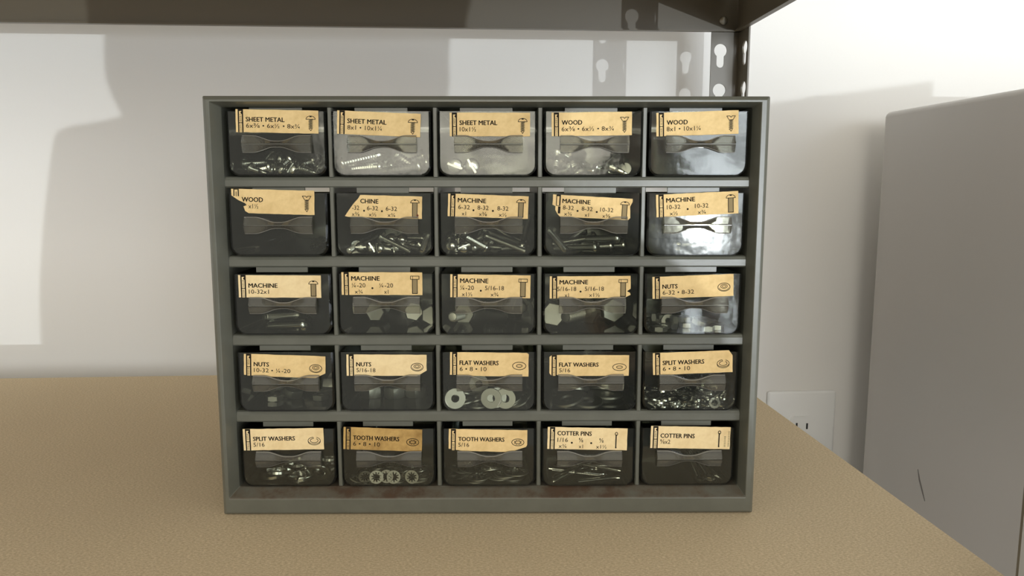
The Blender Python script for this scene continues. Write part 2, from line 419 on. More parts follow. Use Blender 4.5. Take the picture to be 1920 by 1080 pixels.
# ------------------------------------------------------------------ drawers
DW, DH, DD, DT, DR = .0562, .0362, .138, .0011, .0062
def u_outline(w, h, r, n=6, z0=0.0):
    pts = [(-w / 2, h)]
    for k in range(n + 1):
        a = PI + PI / 2 * k / n; pts.append((-w / 2 + r + r * math.cos(a), z0 + r + r * math.sin(a)))
    for k in range(n + 1):
        a = 1.5 * PI + PI / 2 * k / n; pts.append((w / 2 - r + r * math.cos(a), z0 + r + r * math.sin(a)))
    pts.append((w / 2, h)); return pts
def drawer_mesh():
    bm = bmesh.new()
    O = u_outline(DW, DH, DR); I = u_outline(DW - 2 * DT, DH, DR - DT, 6, DT)
    n = len(O)
    def ringv(P, y, s=1.0): return [bm.verts.new((p[0] * s, y, p[1])) for p in P]
    # front edge slightly rounded
    Of0 = [bm.verts.new((p[0] * (1 - .0012 / DW * 2), 0, p[1] + (.0006 if p[1] < DH * .5 else 0))) for p in O]
    Of = ringv(O, .0012); Ob = ringv(O, DD); If = ringv(I, DT); Ib = ringv(I, DD - DT)
    for a, b in ((Of0, Of), (Of, Ob)):
        for i in range(n - 1): bm.faces.new((a[i], a[i + 1], b[i + 1], b[i]))
    for i in range(n - 1): bm.faces.new((If[i], Ib[i], Ib[i + 1], If[i + 1]))
    bm.faces.new(Of0); bm.faces.new(Ob[::-1]); bm.faces.new(If[::-1]); bm.faces.new(Ib)
    # the upper edge
    bm.faces.new((Of0[0], If[0], If[-1], Of0[-1])); bm.faces.new((Ob[0], Ob[-1], Ib[-1], Ib[0]))
    bm.faces.new((Of0[0], Of[0], Ob[0], Ib[0], If[0])); bm.faces.new((Of0[-1], If[-1], Ib[-1], Ob[-1], Of[-1]))
    return bm
def handle_mesh():
    """bow-tie pull: wide ends, slim waist, a crease along the middle that stands out from the front"""
    bm = bmesh.new(); N_ = 24; L_ = .0388; rows = []
    for k in range(N_ + 1):
        u = k / N_; x = (u - .5) * L_; s = abs(2 * u - 1)
        t = min(1, max(0, (s - .08) / .62)); t = t * t * (3 - 2 * t)
        hh = .0019 + (.0049 - .0019) * t
        yo = -.0042
        rows.append([bm.verts.new(p) for p in ((x, .0002, hh), (x, -.0014, hh), (x, -.0019, hh - .0004), (x, yo, .00045), (x, yo + .0012, .0001), (x, yo + .0012, -.0001), (x, yo, -.00045), (x, -.0019, -hh + .0004), (x, -.0014, -hh), (x, .0002, -hh))])
    for a, b in zip(rows, rows[1:]):
        for i in range(10): bm.faces.new((a[i], a[(i + 1) % 10], b[(i + 1) % 10], b[i])).material_index = 1 if i in (1, 7, 4) else 0
    bm.faces.new(rows[0][::-1]); bm.faces.new(rows[-1])
    return bm

TXT = {}
def text_meshes(strings):
    objs = []
    for s in strings:
        cu = bpy.data.curves.new('lettering', 'FONT'); cu.body = s[0]; cu.resolution_u = 2
        cu.offset = 0.0 if s[1] else .003
        o = bpy.data.objects.new('lettering', cu); C.objects.link(o); objs.append((s, o, cu))
    bpy.context.view_layer.update(); dg = bpy.context.evaluated_depsgraph_get()
    for s, o, cu in objs:
        me = o.evaluated_get(dg).to_mesh()
        vs = [(v.co.x, v.co.y) for v in me.vertices]; fs = [tuple(p.vertices) for p in me.polygons]
        x0 = min(a for a, b in vs); x1 = max(a for a, b in vs)
        TXT[s] = ([(a - x0, b) for a, b in vs], fs, x1 - x0)
        o.evaluated_get(dg).to_mesh_clear()
    for s, o, cu in objs:
        bpy.data.objects.remove(o); bpy.data.curves.remove(cu)
# label data: title, second line or columns, icon, paper, (centre x, centre z, width, height in mm, tilt deg), outline of a torn label
TW = {'SHEET METAL': 71, 'MACHINE': 53, 'CHINE': 35, 'WOOD': 38.5, 'NUTS': 28, 'FLAT WASHERS': 75, 'SPLIT WASHERS': 79, 'TOOTH WASHERS': 89, 'COTTER PINS': 65}
SW = {'6x⅜ • 6x½ • 8x¾': 99, '10x1½': 31, '8x1 • 10x1¼': 63, '6-32 • 8-32': 59, '10-32 • ¼-20': 68, '5/16-18': 36, '6 • 8 • 10': 52, '5/16': 21,
      '10-32x1': 37, '⅛x2': 19, 'x1½': 18, '6-32': 22, '-32': 14, '10-32': 25, '8-32': 21, '¼-20': 26, '1/16': 20, '⅛': 8, 'x1': 8, 'x⅜': 15, 'x½': 15, 'x¾': 15, 'x1½ ': 20}
LAB = [
 ('SHEET METAL', '6x⅜ • 6x½ • 8x¾', 'pan', 0, (-119.1, 231.3, 46.6, 12.8, -1.0), None),
 ('SHEET METAL', '8x1 • 10x1¼', 'pan', 0, (-61.4, 229.9, 47.1, 13.0, -2.4), None),
 ('SHEET METAL', '10x1½', 'pan', 0, (1.4, 229.5, 45.4, 13.1, 0.0), None),
 ('WOOD', '6x⅜ • 6x½ • 8x¾', 'flat', 0, (59.1, 229.9, 45.5, 13.1, .8), None),
 ('WOOD', '8x1 • 10x1¼', 'flat', 0, (118.9, 230.2, 46.6, 13.1, 1.9), None),
 ('WOOD', 'x1½', 'flat', 0, (-122.8, 186.1, 47.2, 13.7, -1.4), [(0, 0), (0, 12), (13, 20), (25, 25), (28, 29), (22, 31), (25, 39), (31, 43), (152, 43.5), (152, 0)]),
 ('CHINE', [('-32', 'x⅜'), ('6-32', 'x½'), ('6-32', 'x¾')], 'round', 0, (-60.1, 183.2, 44.5, 12.9, -1.6), [(31, 0), (27, 7), (18, 17), (9, 29), (1, 41), (7, 42.5), (152, 43), (152, 0)]),
 ('MACHINE', [('6-32', 'x1'), ('8-32', 'x⅜'), ('8-32', 'x½')], 'round', 0, (.2, 183.5, 46.2, 12.9, -2.0), None),
 ('MACHINE', [('8-32', 'x¾'), ('8-32', 'x1'), ('10-32', 'x⅜')], 'round', 0, (60.1, 182.8, 45.9, 12.4, -3.2), [(0, 0), (0, 20), (6, 23), (6, 30), (10, 38), (15, 43), (40, 43), (146, 43), (150, 38), (148, 16), (152, 6), (152, 0)]),
 ('MACHINE', [('10-32', 'x½'), ('10-32', 'x¾')], 'round', 0, (120.5, 184.7, 47.3, 12.9, 2.7), None),
 ('MACHINE', '10-32x1', 'round', 1, (-121.0, 137.2, 47.8, 13.1, -.4), None),
 ('MACHINE', [('¼-20', 'x¾'), ('¼-20', 'x1')], 'hex', 0, (-61.8, 138.7, 46.9, 13.3, -.3), None),
 ('MACHINE', [('¼-20', 'x1½'), ('5/16-18', 'x¾')], 'hex', 0, (1.3, 137.2, 46.6, 13.5, -.9), None),
 ('MACHINE', [('5/16-18', 'x1'), ('5/16-18', 'x1½')], 'hex', 0, (59.5, 136.6, 47.2, 13.0, .3), [(0, 0), (0, 43), (140, 43), (152, 37), (151, 33), (145, 30), (152, 25), (152, 0)]),
 ('NUTS', '6-32 • 8-32', 'nut', 0, (119.5, 137.0, 47.3, 12.9, 2.1), None),
 ('NUTS', '10-32 • ¼-20', 'nut', 0, (-120.1, 90.0, 47.9, 13.0, -2.0), [(0, 0), (0, 42), (30, 44), (134, 44), (152, 34), (152, 0)]),
 ('NUTS', '5/16-18', 'nut', 1, (-60.2, 90.1, 47.2, 12.8, -.4), [(0, 0), (0, 43), (134, 43), (141, 39), (152, 32), (152, 0)]),
 ('FLAT WASHERS', '6 • 8 • 10', 'washer', 0, (.5, 91.0, 46.4, 13.6, -.7), [(0, 0), (0, 43), (14, 43), (18, 45), (152, 45), (152, 3), (149, 0)]),
 ('FLAT WASHERS', '5/16', 'washer', 0, (59.6, 89.8, 47.1, 12.5, -.1), [(0, 4), (0, 38), (4, 43), (14, 41), (22, 44), (152, 43), (152, 0), (5, 0)]),
 ('SPLIT WASHERS', '6 • 8 • 10', 'split', 0, (120.8, 91.5, 47.2, 13.3, 2.1), [(0, 0), (0, 43), (152, 43), (152, 10), (145, 0)]),
 ('SPLIT WASHERS', '5/16', 'split', 1, (-122.8, 44.9, 48.0, 13.2, .7), None),
 ('TOOTH WASHERS', '6 • 8 • 10', 'tooth', 2, (-63.4, 44.8, 46.9, 13.7, -2.3), None),
 ('TOOTH WASHERS', '5/16', 'tooth', 0, (-.5, 44.2, 47.0, 13.1, -1.2), [(0, 0), (0, 40), (24, 44), (110, 45), (128, 42), (150, 34), (152, 30), (152, 0)]),
 ('COTTER PINS', [('1/16', 'x¾'), ('⅛', 'x1'), ('⅛', 'x1½')], 'pin', 1, (59.1, 45.0, 47.8, 13.6, -1.3), None),
 ('COTTER PINS', '⅛x2', 'pin', 1, (121.1, 45.3, 47.9, 13.7, -1.1), None)]
need = set()
for t in LAB:
    need.add((t[0], True))
    for x in ([t[1]] if isinstance(t[1], str) else [z for q in t[1] for z in q]): need.add((x, False))
text_meshes(sorted(need))

def label_mesh(spec, rnd):
    title, sub, icon, pk, (cx, cz, wmm, hmm, tilt), outline = spec
    S = wmm / 152 * .001; hp = hmm * .001 / S                # one label unit is a 152nd of the width
    bm = bmesh.new()
    ysh = hp / 43.0
    def P(u, v, y=0.0): return (((u - 76) * S), y, (hp / 2 - v * ysh) * S)
    out_ = outline or [(0, 0), (0, 43), (152, 43), (152, 0)]
    jit = []
    for i, a in enumerate(out_):
        b = out_[(i + 1) % len(out_)]; L_ = math.hypot(b[0] - a[0], b[1] - a[1]); n = max(1, int(L_ / 9))
        for k in range(n):
            q = k / n; j = 0 if k == 0 and not outline else .5
            jit.append((a[0] + (b[0] - a[0]) * q + rnd.uniform(-j, j) * .6, a[1] + (b[1] - a[1]) * q + rnd.uniform(-j, j) * .6))
    prism(bm, [(P(u, v)[0], P(u, v)[2]) for u, v in jit], 1, -.00022, 0)
    yi = -.00030
    def quad(u0, v0, u1, v1, mi=1, y=yi):
        f = bm.faces.new([bm.verts.new(P(a, b, y)) for a, b in ((u0, v0), (u0, v1), (u1, v1), (u1, v0))]); f.material_index = mi
    def stroke(pts, w, closed=False, mi=1, y=yi):
        n = len(pts)
        for i in range(n if closed else n - 1):
            a = Vector(pts[i]); b = Vector(pts[(i + 1) % n]); d = b - a
            if d.length < 1e-6: continue
            d.normalize(); nn = Vector((-d.y, d.x)) * w / 2; a = a - d * w * .3; b = b + d * w * .3
            f = bm.faces.new([bm.verts.new(P(*q, y)) for q in (a + nn, a - nn, b - nn, b + nn)]); f.material_index = mi
    def poly(pts, mi, y): f = bm.faces.new([bm.verts.new(P(*q, y)) for q in pts]); f.material_index = mi
    def text(s, bold, u, v, w, h, centre=False):
        if bold is True:
            text(s, 1.5, u + .55, v, w, h); text(s, 1.5, u + .2, v + .3, w, h); text(s, 1.5, u - .15, v, w, h); return
        if bold == 1.5: bold = True; yi_ = yi - .00001
        else: yi_ = yi
        vs, fs, W_ = TXT[(s, bold)]; k = w / W_; kh = h / .70
        if centre: u -= w / 2
        vv = [bm.verts.new(P(u + a * k, v + h - b * kh, yi_)) for a, b in vs]
        for f in fs:
            try: bm.faces.new([vv[i] for i in f]).material_index = 1
            except ValueError: pass
    def dot(u, v, r): poly([(u + r * math.cos(a), v + r * math.sin(a)) for a in [2 * PI * k / 12 for k in range(12)]], 1, yi)
    three = not isinstance(sub, str)
    # printed strip of tiny lettering at the left end
    if title == 'CHINE': pass
    elif title == 'WOOD' and sub == 'x1½':
        quad(4, 0, 14, 13.0); quad(6, 2, 8.5, 13); quad(10, 3, 12, 13, 0, yi - .00004)
        quad(6, 1.5, 12, 13, 0, yi - .00005); stroke([(9, 5), (9, 13)], 1.2, y=yi - .0001)
    else:
        vb = 22.0 if outline and title == 'MACHINE' and sub[0][0] == '8-32' else 43
        if vb < 43:
            quad(6.5, 0, 15, 22); quad(8, 3, 12.5, 21, 0, yi - .00005); quad(11, 23, 15.5, 37)
        else:
            quad(4.2, 0, 14, vb); quad(6.6, 3.5, 11.6, 24.5, 0, yi - .00005); quad(6.6, 26, 11.6, 43, 0, yi - .00005)
            poly([(11.8, 3), (11.8, 9.5), (8.8, 7)], 1, yi - .0001)
            z_ = 9.5
            while z_ < 42:
                if not 23 < z_ < 27:
                    quad(7.0 + rnd.random() * .8, z_, 11.0 - rnd.random() * .6, z_ + .45 + rnd.random() * .4, 1, yi - .0001)
                z_ += 1.5 + rnd.random() * .5
    tv = 7.2 if three else (15.5 if title in ('MACHINE', 'NUTS', 'SPLIT WASHERS', 'TOOTH WASHERS', 'FLAT WASHERS') else 14)
    tu = {'WOOD': 19, 'CHINE': 31}.get(title, 18.5)
    text(title, True, tu, tv, TW[title], 8.4)
    if not three:
        u = 31 if sub == 'x1½' else 18.8
        text(sub, False, u, tv + 12, SW[sub], 8.2)
    else:
        k = len(sub); cs = (30.5, 66.5, 104) if k == 3 else (32, 84)
        if title == 'CHINE': cs = (22, 55, 92)
        if icon == 'pin': cs = (29, 64, 103)
        for c_, (a, b) in zip(cs, sub):
            text(a, False, c_, 20.5, SW[a], 8.2, True); text(b, False, c_, 33, 20 if b == 'x1½' else SW[b], 7.4, True)
        for a, b in zip(cs, cs[1:]): dot((a + b) / 2, 30, 1.9)
    I = 138
    if icon in ('pan', 'flat', 'round', 'hex'):
        top = 10 if not three else 6; bot = 38 if icon in ('pan', 'flat') else (40 if three or icon != 'hex' else 38)
        if icon == 'hex': top = 7
        sw_ = 3.6 if icon in ('pan', 'flat') else 4.6
        if icon == 'flat': stroke([(I - 8, top), (I - 2, top), (I, top + 2.5), (I + 2, top), (I + 8, top), (I + sw_, top + 7), (I - sw_, top + 7)], 1.1, True)
        elif icon == 'hex': stroke([(I - 8, top), (I + 8, top), (I + 8, top + 6), (I - 8, top + 6)], 1.1, True); stroke([(I - 4, top), (I - 4, top + 6)], .8)
        else:
            arc = [(I + 8.5 * math.cos(a), top + 6.5 - 6.2 * math.sin(a)) for a in [PI * q / 10 for q in range(11)]]
            stroke(arc, 1.1, True); poly([(I - 2, top + .5), (I - 2, top + 2.6), (I + 2, top + 2.6), (I + 2, top + .5)], 1, yi - .00005)
        if icon in ('pan', 'flat'):
            z_ = top + 8
            quad(I - 2.6, top + 7, I + 2.6, bot - 4, 2, yi + .00004)
            while z_ < bot - 3:
                stroke([(I - 3.9, z_ + 1.1), (I + 3.9, z_ - .6)], .95); z_ += 2.5
            stroke([(I - 2.6, bot - 4), (I, bot), (I + 2.6, bot - 4)], 1.1)
        else:
            hb = top + 6.5
            quad(I - sw_, hb, I + sw_, bot, 2, yi + .00004)
            stroke([(I - sw_, hb), (I - sw_, bot), (I + sw_, bot), (I + sw_, hb)], 1.3)
    def oval(cx_, cy_, a, b, w, n=22, lo=0, hi=1): stroke([(cx_ + a * math.cos(2 * PI * (lo + (hi - lo) * k / n)), cy_ + b * math.sin(2 * PI * (lo + (hi - lo) * k / n))) for k in range(n + (0 if hi - lo == 1 else 1))], w, hi - lo == 1)
    ic = (134, 25)
    if icon == 'nut':
        oval(*ic, 11.5, 8, 1.2); oval(ic[0], ic[1] - 1.5, 6.2, 4, 1.0); oval(ic[0], ic[1] - 1.5, 3.4, 2.2, .9); oval(ic[0], ic[1] + .5, 9, 6, .8, lo=.02, hi=.48)
    elif icon == 'washer': oval(*ic, 13, 7.2, 1.2); oval(*ic, 5.6, 2.6, 1.2)
    elif icon == 'split':
        oval(*ic, 11.5, 7, 1.1, lo=-.18, hi=.72); oval(*ic, 7.4, 4.2, 1.1, lo=-.15, hi=.70); oval(ic[0], ic[1] + 2, 11.5, 7, .9, lo=.0, hi=.5); stroke([(ic[0] - 2, ic[1] - 7), (ic[0] - 1, ic[1] - 4)], 1)
    elif icon == 'tooth':
        oval(*ic, 11.8, 7, 1.2)
        stroke([(ic[0] + (7.4 if k % 2 else 4.6) * math.cos(2 * PI * k / 16), ic[1] + (4.4 if k % 2 else 2.5) * math.sin(2 * PI * k / 16)) for k in range(16)], 1.1, True)
    elif icon == 'pin':
        I = 131; a = 8 if three else 7.5
        oval(I, a + 3, 2.3, 3, 1.3); stroke([(I - .4, a + 5), (I - .4, 37)], 2.2, mi=1); dot(I - .3, 38, 1.5)
        if not three:
            for uu in (142, 149):
                z_ = 8 + (10 if uu < 145 else 0)
                while z_ < 38:
                    quad(uu - 1.6, z_, uu + 1.6, z_ + .7); z_ += 2.1 + rnd.random() * .8
    if title == 'CHINE':
        poly([(143, 33), (146, 36), (143.5, 39), (141, 36)], 3, yi - .0001)
    return bm
M_rustspot = mat('rust_spot', (.14, .035, .015), .8)
NAMES = {'pan': 'sheet metal screws', 'flat': 'wood screws'}
rnd = random.Random(11)
DRAWERS = {}
d0 = drawer_mesh(); me_d = bpy.data.meshes.new('drawer'); bmesh.ops.recalc_face_normals(d0, faces=d0.faces); d0.to_mesh(me_d); d0.free()
me_d.materials.append(M_clear)
for p_ in me_d.polygons: p_.use_smooth = True
me_d.set_sharp_from_angle(angle=.6)
h0 = handle_mesh(); me_h = bpy.data.meshes.new('handle'); bmesh.ops.recalc_face_normals(h0, faces=h0.faces); h0.to_mesh(me_h); h0.free(); me_h.materials.append(M_handle); me_h.materials.append(M_hedge)
for p_ in me_h.polygons: p_.use_smooth = True
me_h.set_sharp_from_angle(angle=.35)
DY = [[.0072, .0060, .0052, .0058, .0050], [.0056, .0070, .0064, .0066, .0060], [.0060, .0066, .0058, .0062, .0058], [.0062, .0068, .0062, .0066, .0060], [.0070, .0066, .0064, .0062, .0068]]
for i, spec in enumerate(LAB):
    r, c = divmod(i, 5)
    dx = rnd.uniform(-.0004, .0004); rot = rnd.uniform(-.5, .5)
    if i == 5: rot = 1.0
    d = bpy.data.objects.new('drawer', me_d); C.objects.link(d); d.parent = CAB
    d.location = (COLX[c] + dx, DY[r][c], ROWZ[r] + .0002); d.rotation_euler = (0, 0, math.radians(rot * .35))
    subtxt = spec[1] if isinstance(spec[1], str) else ' '.join(a + b for a, b in spec[1])
    full = {'CHINE': 'CHINE torn'}.get(spec[0], spec[0])
    d['label'] = 'clear drawer with paper label reading %s %s' % (full, subtxt)
    DRAWERS[i] = d
    h = bpy.data.objects.new('handle', me_h); C.objects.link(h); h.parent = d; h.location = (.0006, 0, .0179)
    cx, cz, wmm, hmm, tilt = spec[4]
    lm = link('paper_label', label_mesh(spec, rnd), [(M_paper, M_paper_pale, M_paper_brown)[spec[3]], M_ink, M_inkfill, M_rustspot], d)
    lm.location = (cx * .001 - COLX[c] - dx, -.00012, cz * .001 - ROWZ[r] - .0002 - .0002)
    lm.rotation_euler = (0, -math.radians(tilt), 0)
    if i == 5: lm['label'] = 'paper label with its lower left corner torn away'
    if i == 6: lm['label'] = 'paper label with its upper left end torn off'
    if i == 21: lm['label'] = 'dark stained paper label'

# ------------------------------------------------------------------ hardware in the drawers (lengths in mm, axis along local z, head up)
def shank(bm, L, d, z0, pitch, tip, thr=1.0):
    """threaded rod from z0 down to z0-L; tip: length of the point; thr: threaded share"""
    r = d / 2; prof = [(r * .82, z0)]; zt = z0 - L * (1 - thr)
    if thr < 1: prof += [(r * .9, z0 - .1), (r * .9, zt)]
    z = zt - .1; end = z0 - L + tip
    while z - pitch > end:
        prof += [(r * .76, z), (r, z - pitch * .45), (r, z - pitch * .6), (r * .76, z - pitch * .95)]; z -= pitch
    if tip > .6:
        prof += [(r * .8, z0 - L + tip), (r * .62, z0 - L + tip * .6), (r * .5, z0 - L + tip * .55), (r * .35, z0 - L + tip * .3), (0, z0 - L)]
    else: prof += [(r * .75, z0 - L + .1), (r * .6, z0 - L), (0, z0 - L)]
    lathe(bm, prof[::-1], 9)
def slotted(bm, R_, prof, slot, depth_z):
    """head turned from prof (bottom to top), with a screwdriver slot cut across its top down to depth_z"""
    low = [p for p in prof if p[1] <= depth_z + 1e-6]; hi = [p for p in prof if p[1] >= depth_z - 1e-6]
    lathe(bm, [(0, low[0][1])] + low + [(0, low[-1][1])], 18)
    for s in (1, -1):
        rows = []
        for r, z in hi:
            w = min(slot / 2, r * .95); a0 = math.asin(min(.98, w / max(r, 1e-3)))
            rows.append([bm.verts.new((r * math.cos(a), s * r * math.sin(a), z)) for a in [a0 + (PI - 2 * a0) * k / 10 for k in range(11)]])
        for a, b in zip(rows, rows[1:]):
            for k in range(11): bm.faces.new((a[k], a[(k + 1) % 11], b[(k + 1) % 11], b[k]))
        bm.faces.new(rows[0]); bm.faces.new(rows[-1])
def centre(bm):
    zs = [v.co.z for v in bm.verts]; m = (min(zs) + max(zs)) / 2
    for v in bm.verts: v.co = Vector((v.co.x, v.co.y, v.co.z - m)) * .001
    return bm
def pan_screw(L, d):
    bm = bmesh.new(); R_ = d * .98; h = d * .62
    slotted(bm, R_, [(R_ * .96, 0), (R_, h * .25), (R_ * .97, h * .42), (R_ * .82, h * .75), (R_ * .5, h * .96), (R_ * .2, h)], d * .26, h * .42)
    shank(bm, L, d, 0, d * .36, d * 1.1); return centre(bm)
def wood_screw(L, d):
    bm = bmesh.new(); R_ = d * 1.0; h = d * .55
    slotted(bm, R_, [(d * .42, -h), (R_ * .7, -h * .45), (R_ * .98, -.15), (R_, 0), (R_ * .6, .02), (R_ * .25, .03)], d * .28, -h * .45)
    shank(bm, L - h, d, -h, d * .42, d * 1.3, .68); return centre(bm)
def machine_screw(L, d):
    bm = bmesh.new(); R_ = d * .92; h = d * .68
    slotted(bm, R_, [(R_, 0), (R_ * .98, h * .3), (R_ * .85, h * .6), (R_ * .55, h * .88), (R_ * .2, h)], d * .24, h * .3)
    shank(bm, L, d, 0, max(.55, d * .19), .3); return centre(bm)
def hexring(bm, rows):
    R_ = []
    for af, z in rows: R_.append([bm.verts.new((af / math.sqrt(3) * math.cos(PI / 3 * k), af / math.sqrt(3) * math.sin(PI / 3 * k), z)) for k in range(6)])
    for a, b in zip(R_, R_[1:]):
        for k in range(6): bm.faces.new((a[k], a[(k + 1) % 6], b[(k + 1) % 6], b[k]))
    return R_
def hex_bolt(L, d):
    bm = bmesh.new(); af = d * 1.72; h = d * .66
    R_ = hexring(bm, [(af, 0), (af, h * .84), (af * .9, h)]); bm.faces.new(R_[0][::-1]); bm.faces.new(R_[-1])
    shank(bm, L, d, 0, d * .2, .4, .75); return centre(bm)
def hex_nut(af, h, d):
    bm = bmesh.new(); n = 24; z_ = [(-h / 2, .90), (-h / 2 * .78, 1.0), (h / 2 * .78, 1.0), (h / 2, .90)]
    def hexr(a): a = (a + PI / 6) % (PI / 3) - PI / 6; return af / 2 / math.cos(a)
    outer = []
    for z, s in z_: outer.append([bm.verts.new((min(hexr(PI / 6 - 2 * PI * k / n), 9e9 if s == 1 else af / 2 * 1.03) * math.cos(2 * PI * k / n), min(hexr(PI / 6 - 2 * PI * k / n), 9e9 if s == 1 else af / 2 * 1.03) * math.sin(2 * PI * k / n), z)) for k in range(n)])
    inner = [[bm.verts.new((r * math.cos(2 * PI * k / n), r * math.sin(2 * PI * k / n), z)) for k in range(n)] for r, z in ((d / 2 * 1.1, h / 2), (d / 2 * .9, h / 2 * .8), (d / 2, h * .2), (d / 2 * .88, 0), (d / 2, -h * .2), (d / 2 * .9, -h / 2 * .8), (d / 2 * 1.1, -h / 2))]
    rows = outer + inner; rows.append(outer[0])
    for a, b in zip(rows, rows[1:]):
        for k in range(n): bm.faces.new((a[k], a[(k + 1) % n], b[(k + 1) % n], b[k]))
    return centre(bm)
def annulus(bm, ro, ri, t, n=28, a0=0, a1=2 * PI, rise=0, teeth=0):
    full = a1 - a0 > 6.28; m = n if full else n + 1; rows = []
    for k in range(m):
        a = a0 + (a1 - a0) * k / n; zz = rise * (k / n - .5)
        i_ = ri
        if teeth: i_ = ri if (k // 2) % 2 == 0 else ri + (ro - ri) * .55
        e = t * .12
        rows.append([bm.verts.new((r * math.cos(a), r * math.sin(a), z + zz)) for r, z in ((i_, -t / 2), (ro - e, -t / 2), (ro, -t / 2 + e), (ro, t / 2 - e), (ro - e, t / 2), (i_, t / 2))])
    for k in range(m if full else m - 1):
        a, b = rows[k], rows[(k + 1) % m]
        for i in range(6): bm.faces.new((a[i], a[(i + 1) % 6], b[(i + 1) % 6], b[i]))
    if not full: bm.faces.new(rows[0][::-1]); bm.faces.new(rows[-1])
def flat_washer(od, idd, t): bm = bmesh.new(); annulus(bm, od / 2, idd / 2, t); return centre(bm)
def split_washer(od, idd, t): bm = bmesh.new(); annulus(bm, od / 2, idd / 2, t, 26, .08, 2 * PI - .08, t * .7); return centre(bm)
def tooth_washer(od, idd, t): bm = bmesh.new(); annulus(bm, od / 2, idd / 2, t, 40, teeth=1); return centre(bm)
def cotter_pin(L, d):
    bm = bmesh.new(); r = d / 4; pts = []
    pts = [(r * 1.05, 0, -L), (r * 1.05, 0, 0), (d * .62, 0, d * .5), (d * .72, 0, d * 1.0), (d * .45, 0, d * 1.5), (0, 0, d * 1.7), (-d * .45, 0, d * 1.5), (-d * .72, 0, d * 1.0), (-d * .62, 0, d * .5), (-r * 1.05, 0, 0), (-r * 1.05, 0, -L * .93)]
    tube(bm, pts, r, 8); return centre(bm)
BUILD = {'pan': pan_screw, 'wood': wood_screw, 'mach': machine_screw, 'hex': hex_bolt, 'nut': hex_nut, 'flat': flat_washer, 'split': split_washer, 'tooth': tooth_washer, 'pin': cotter_pin}
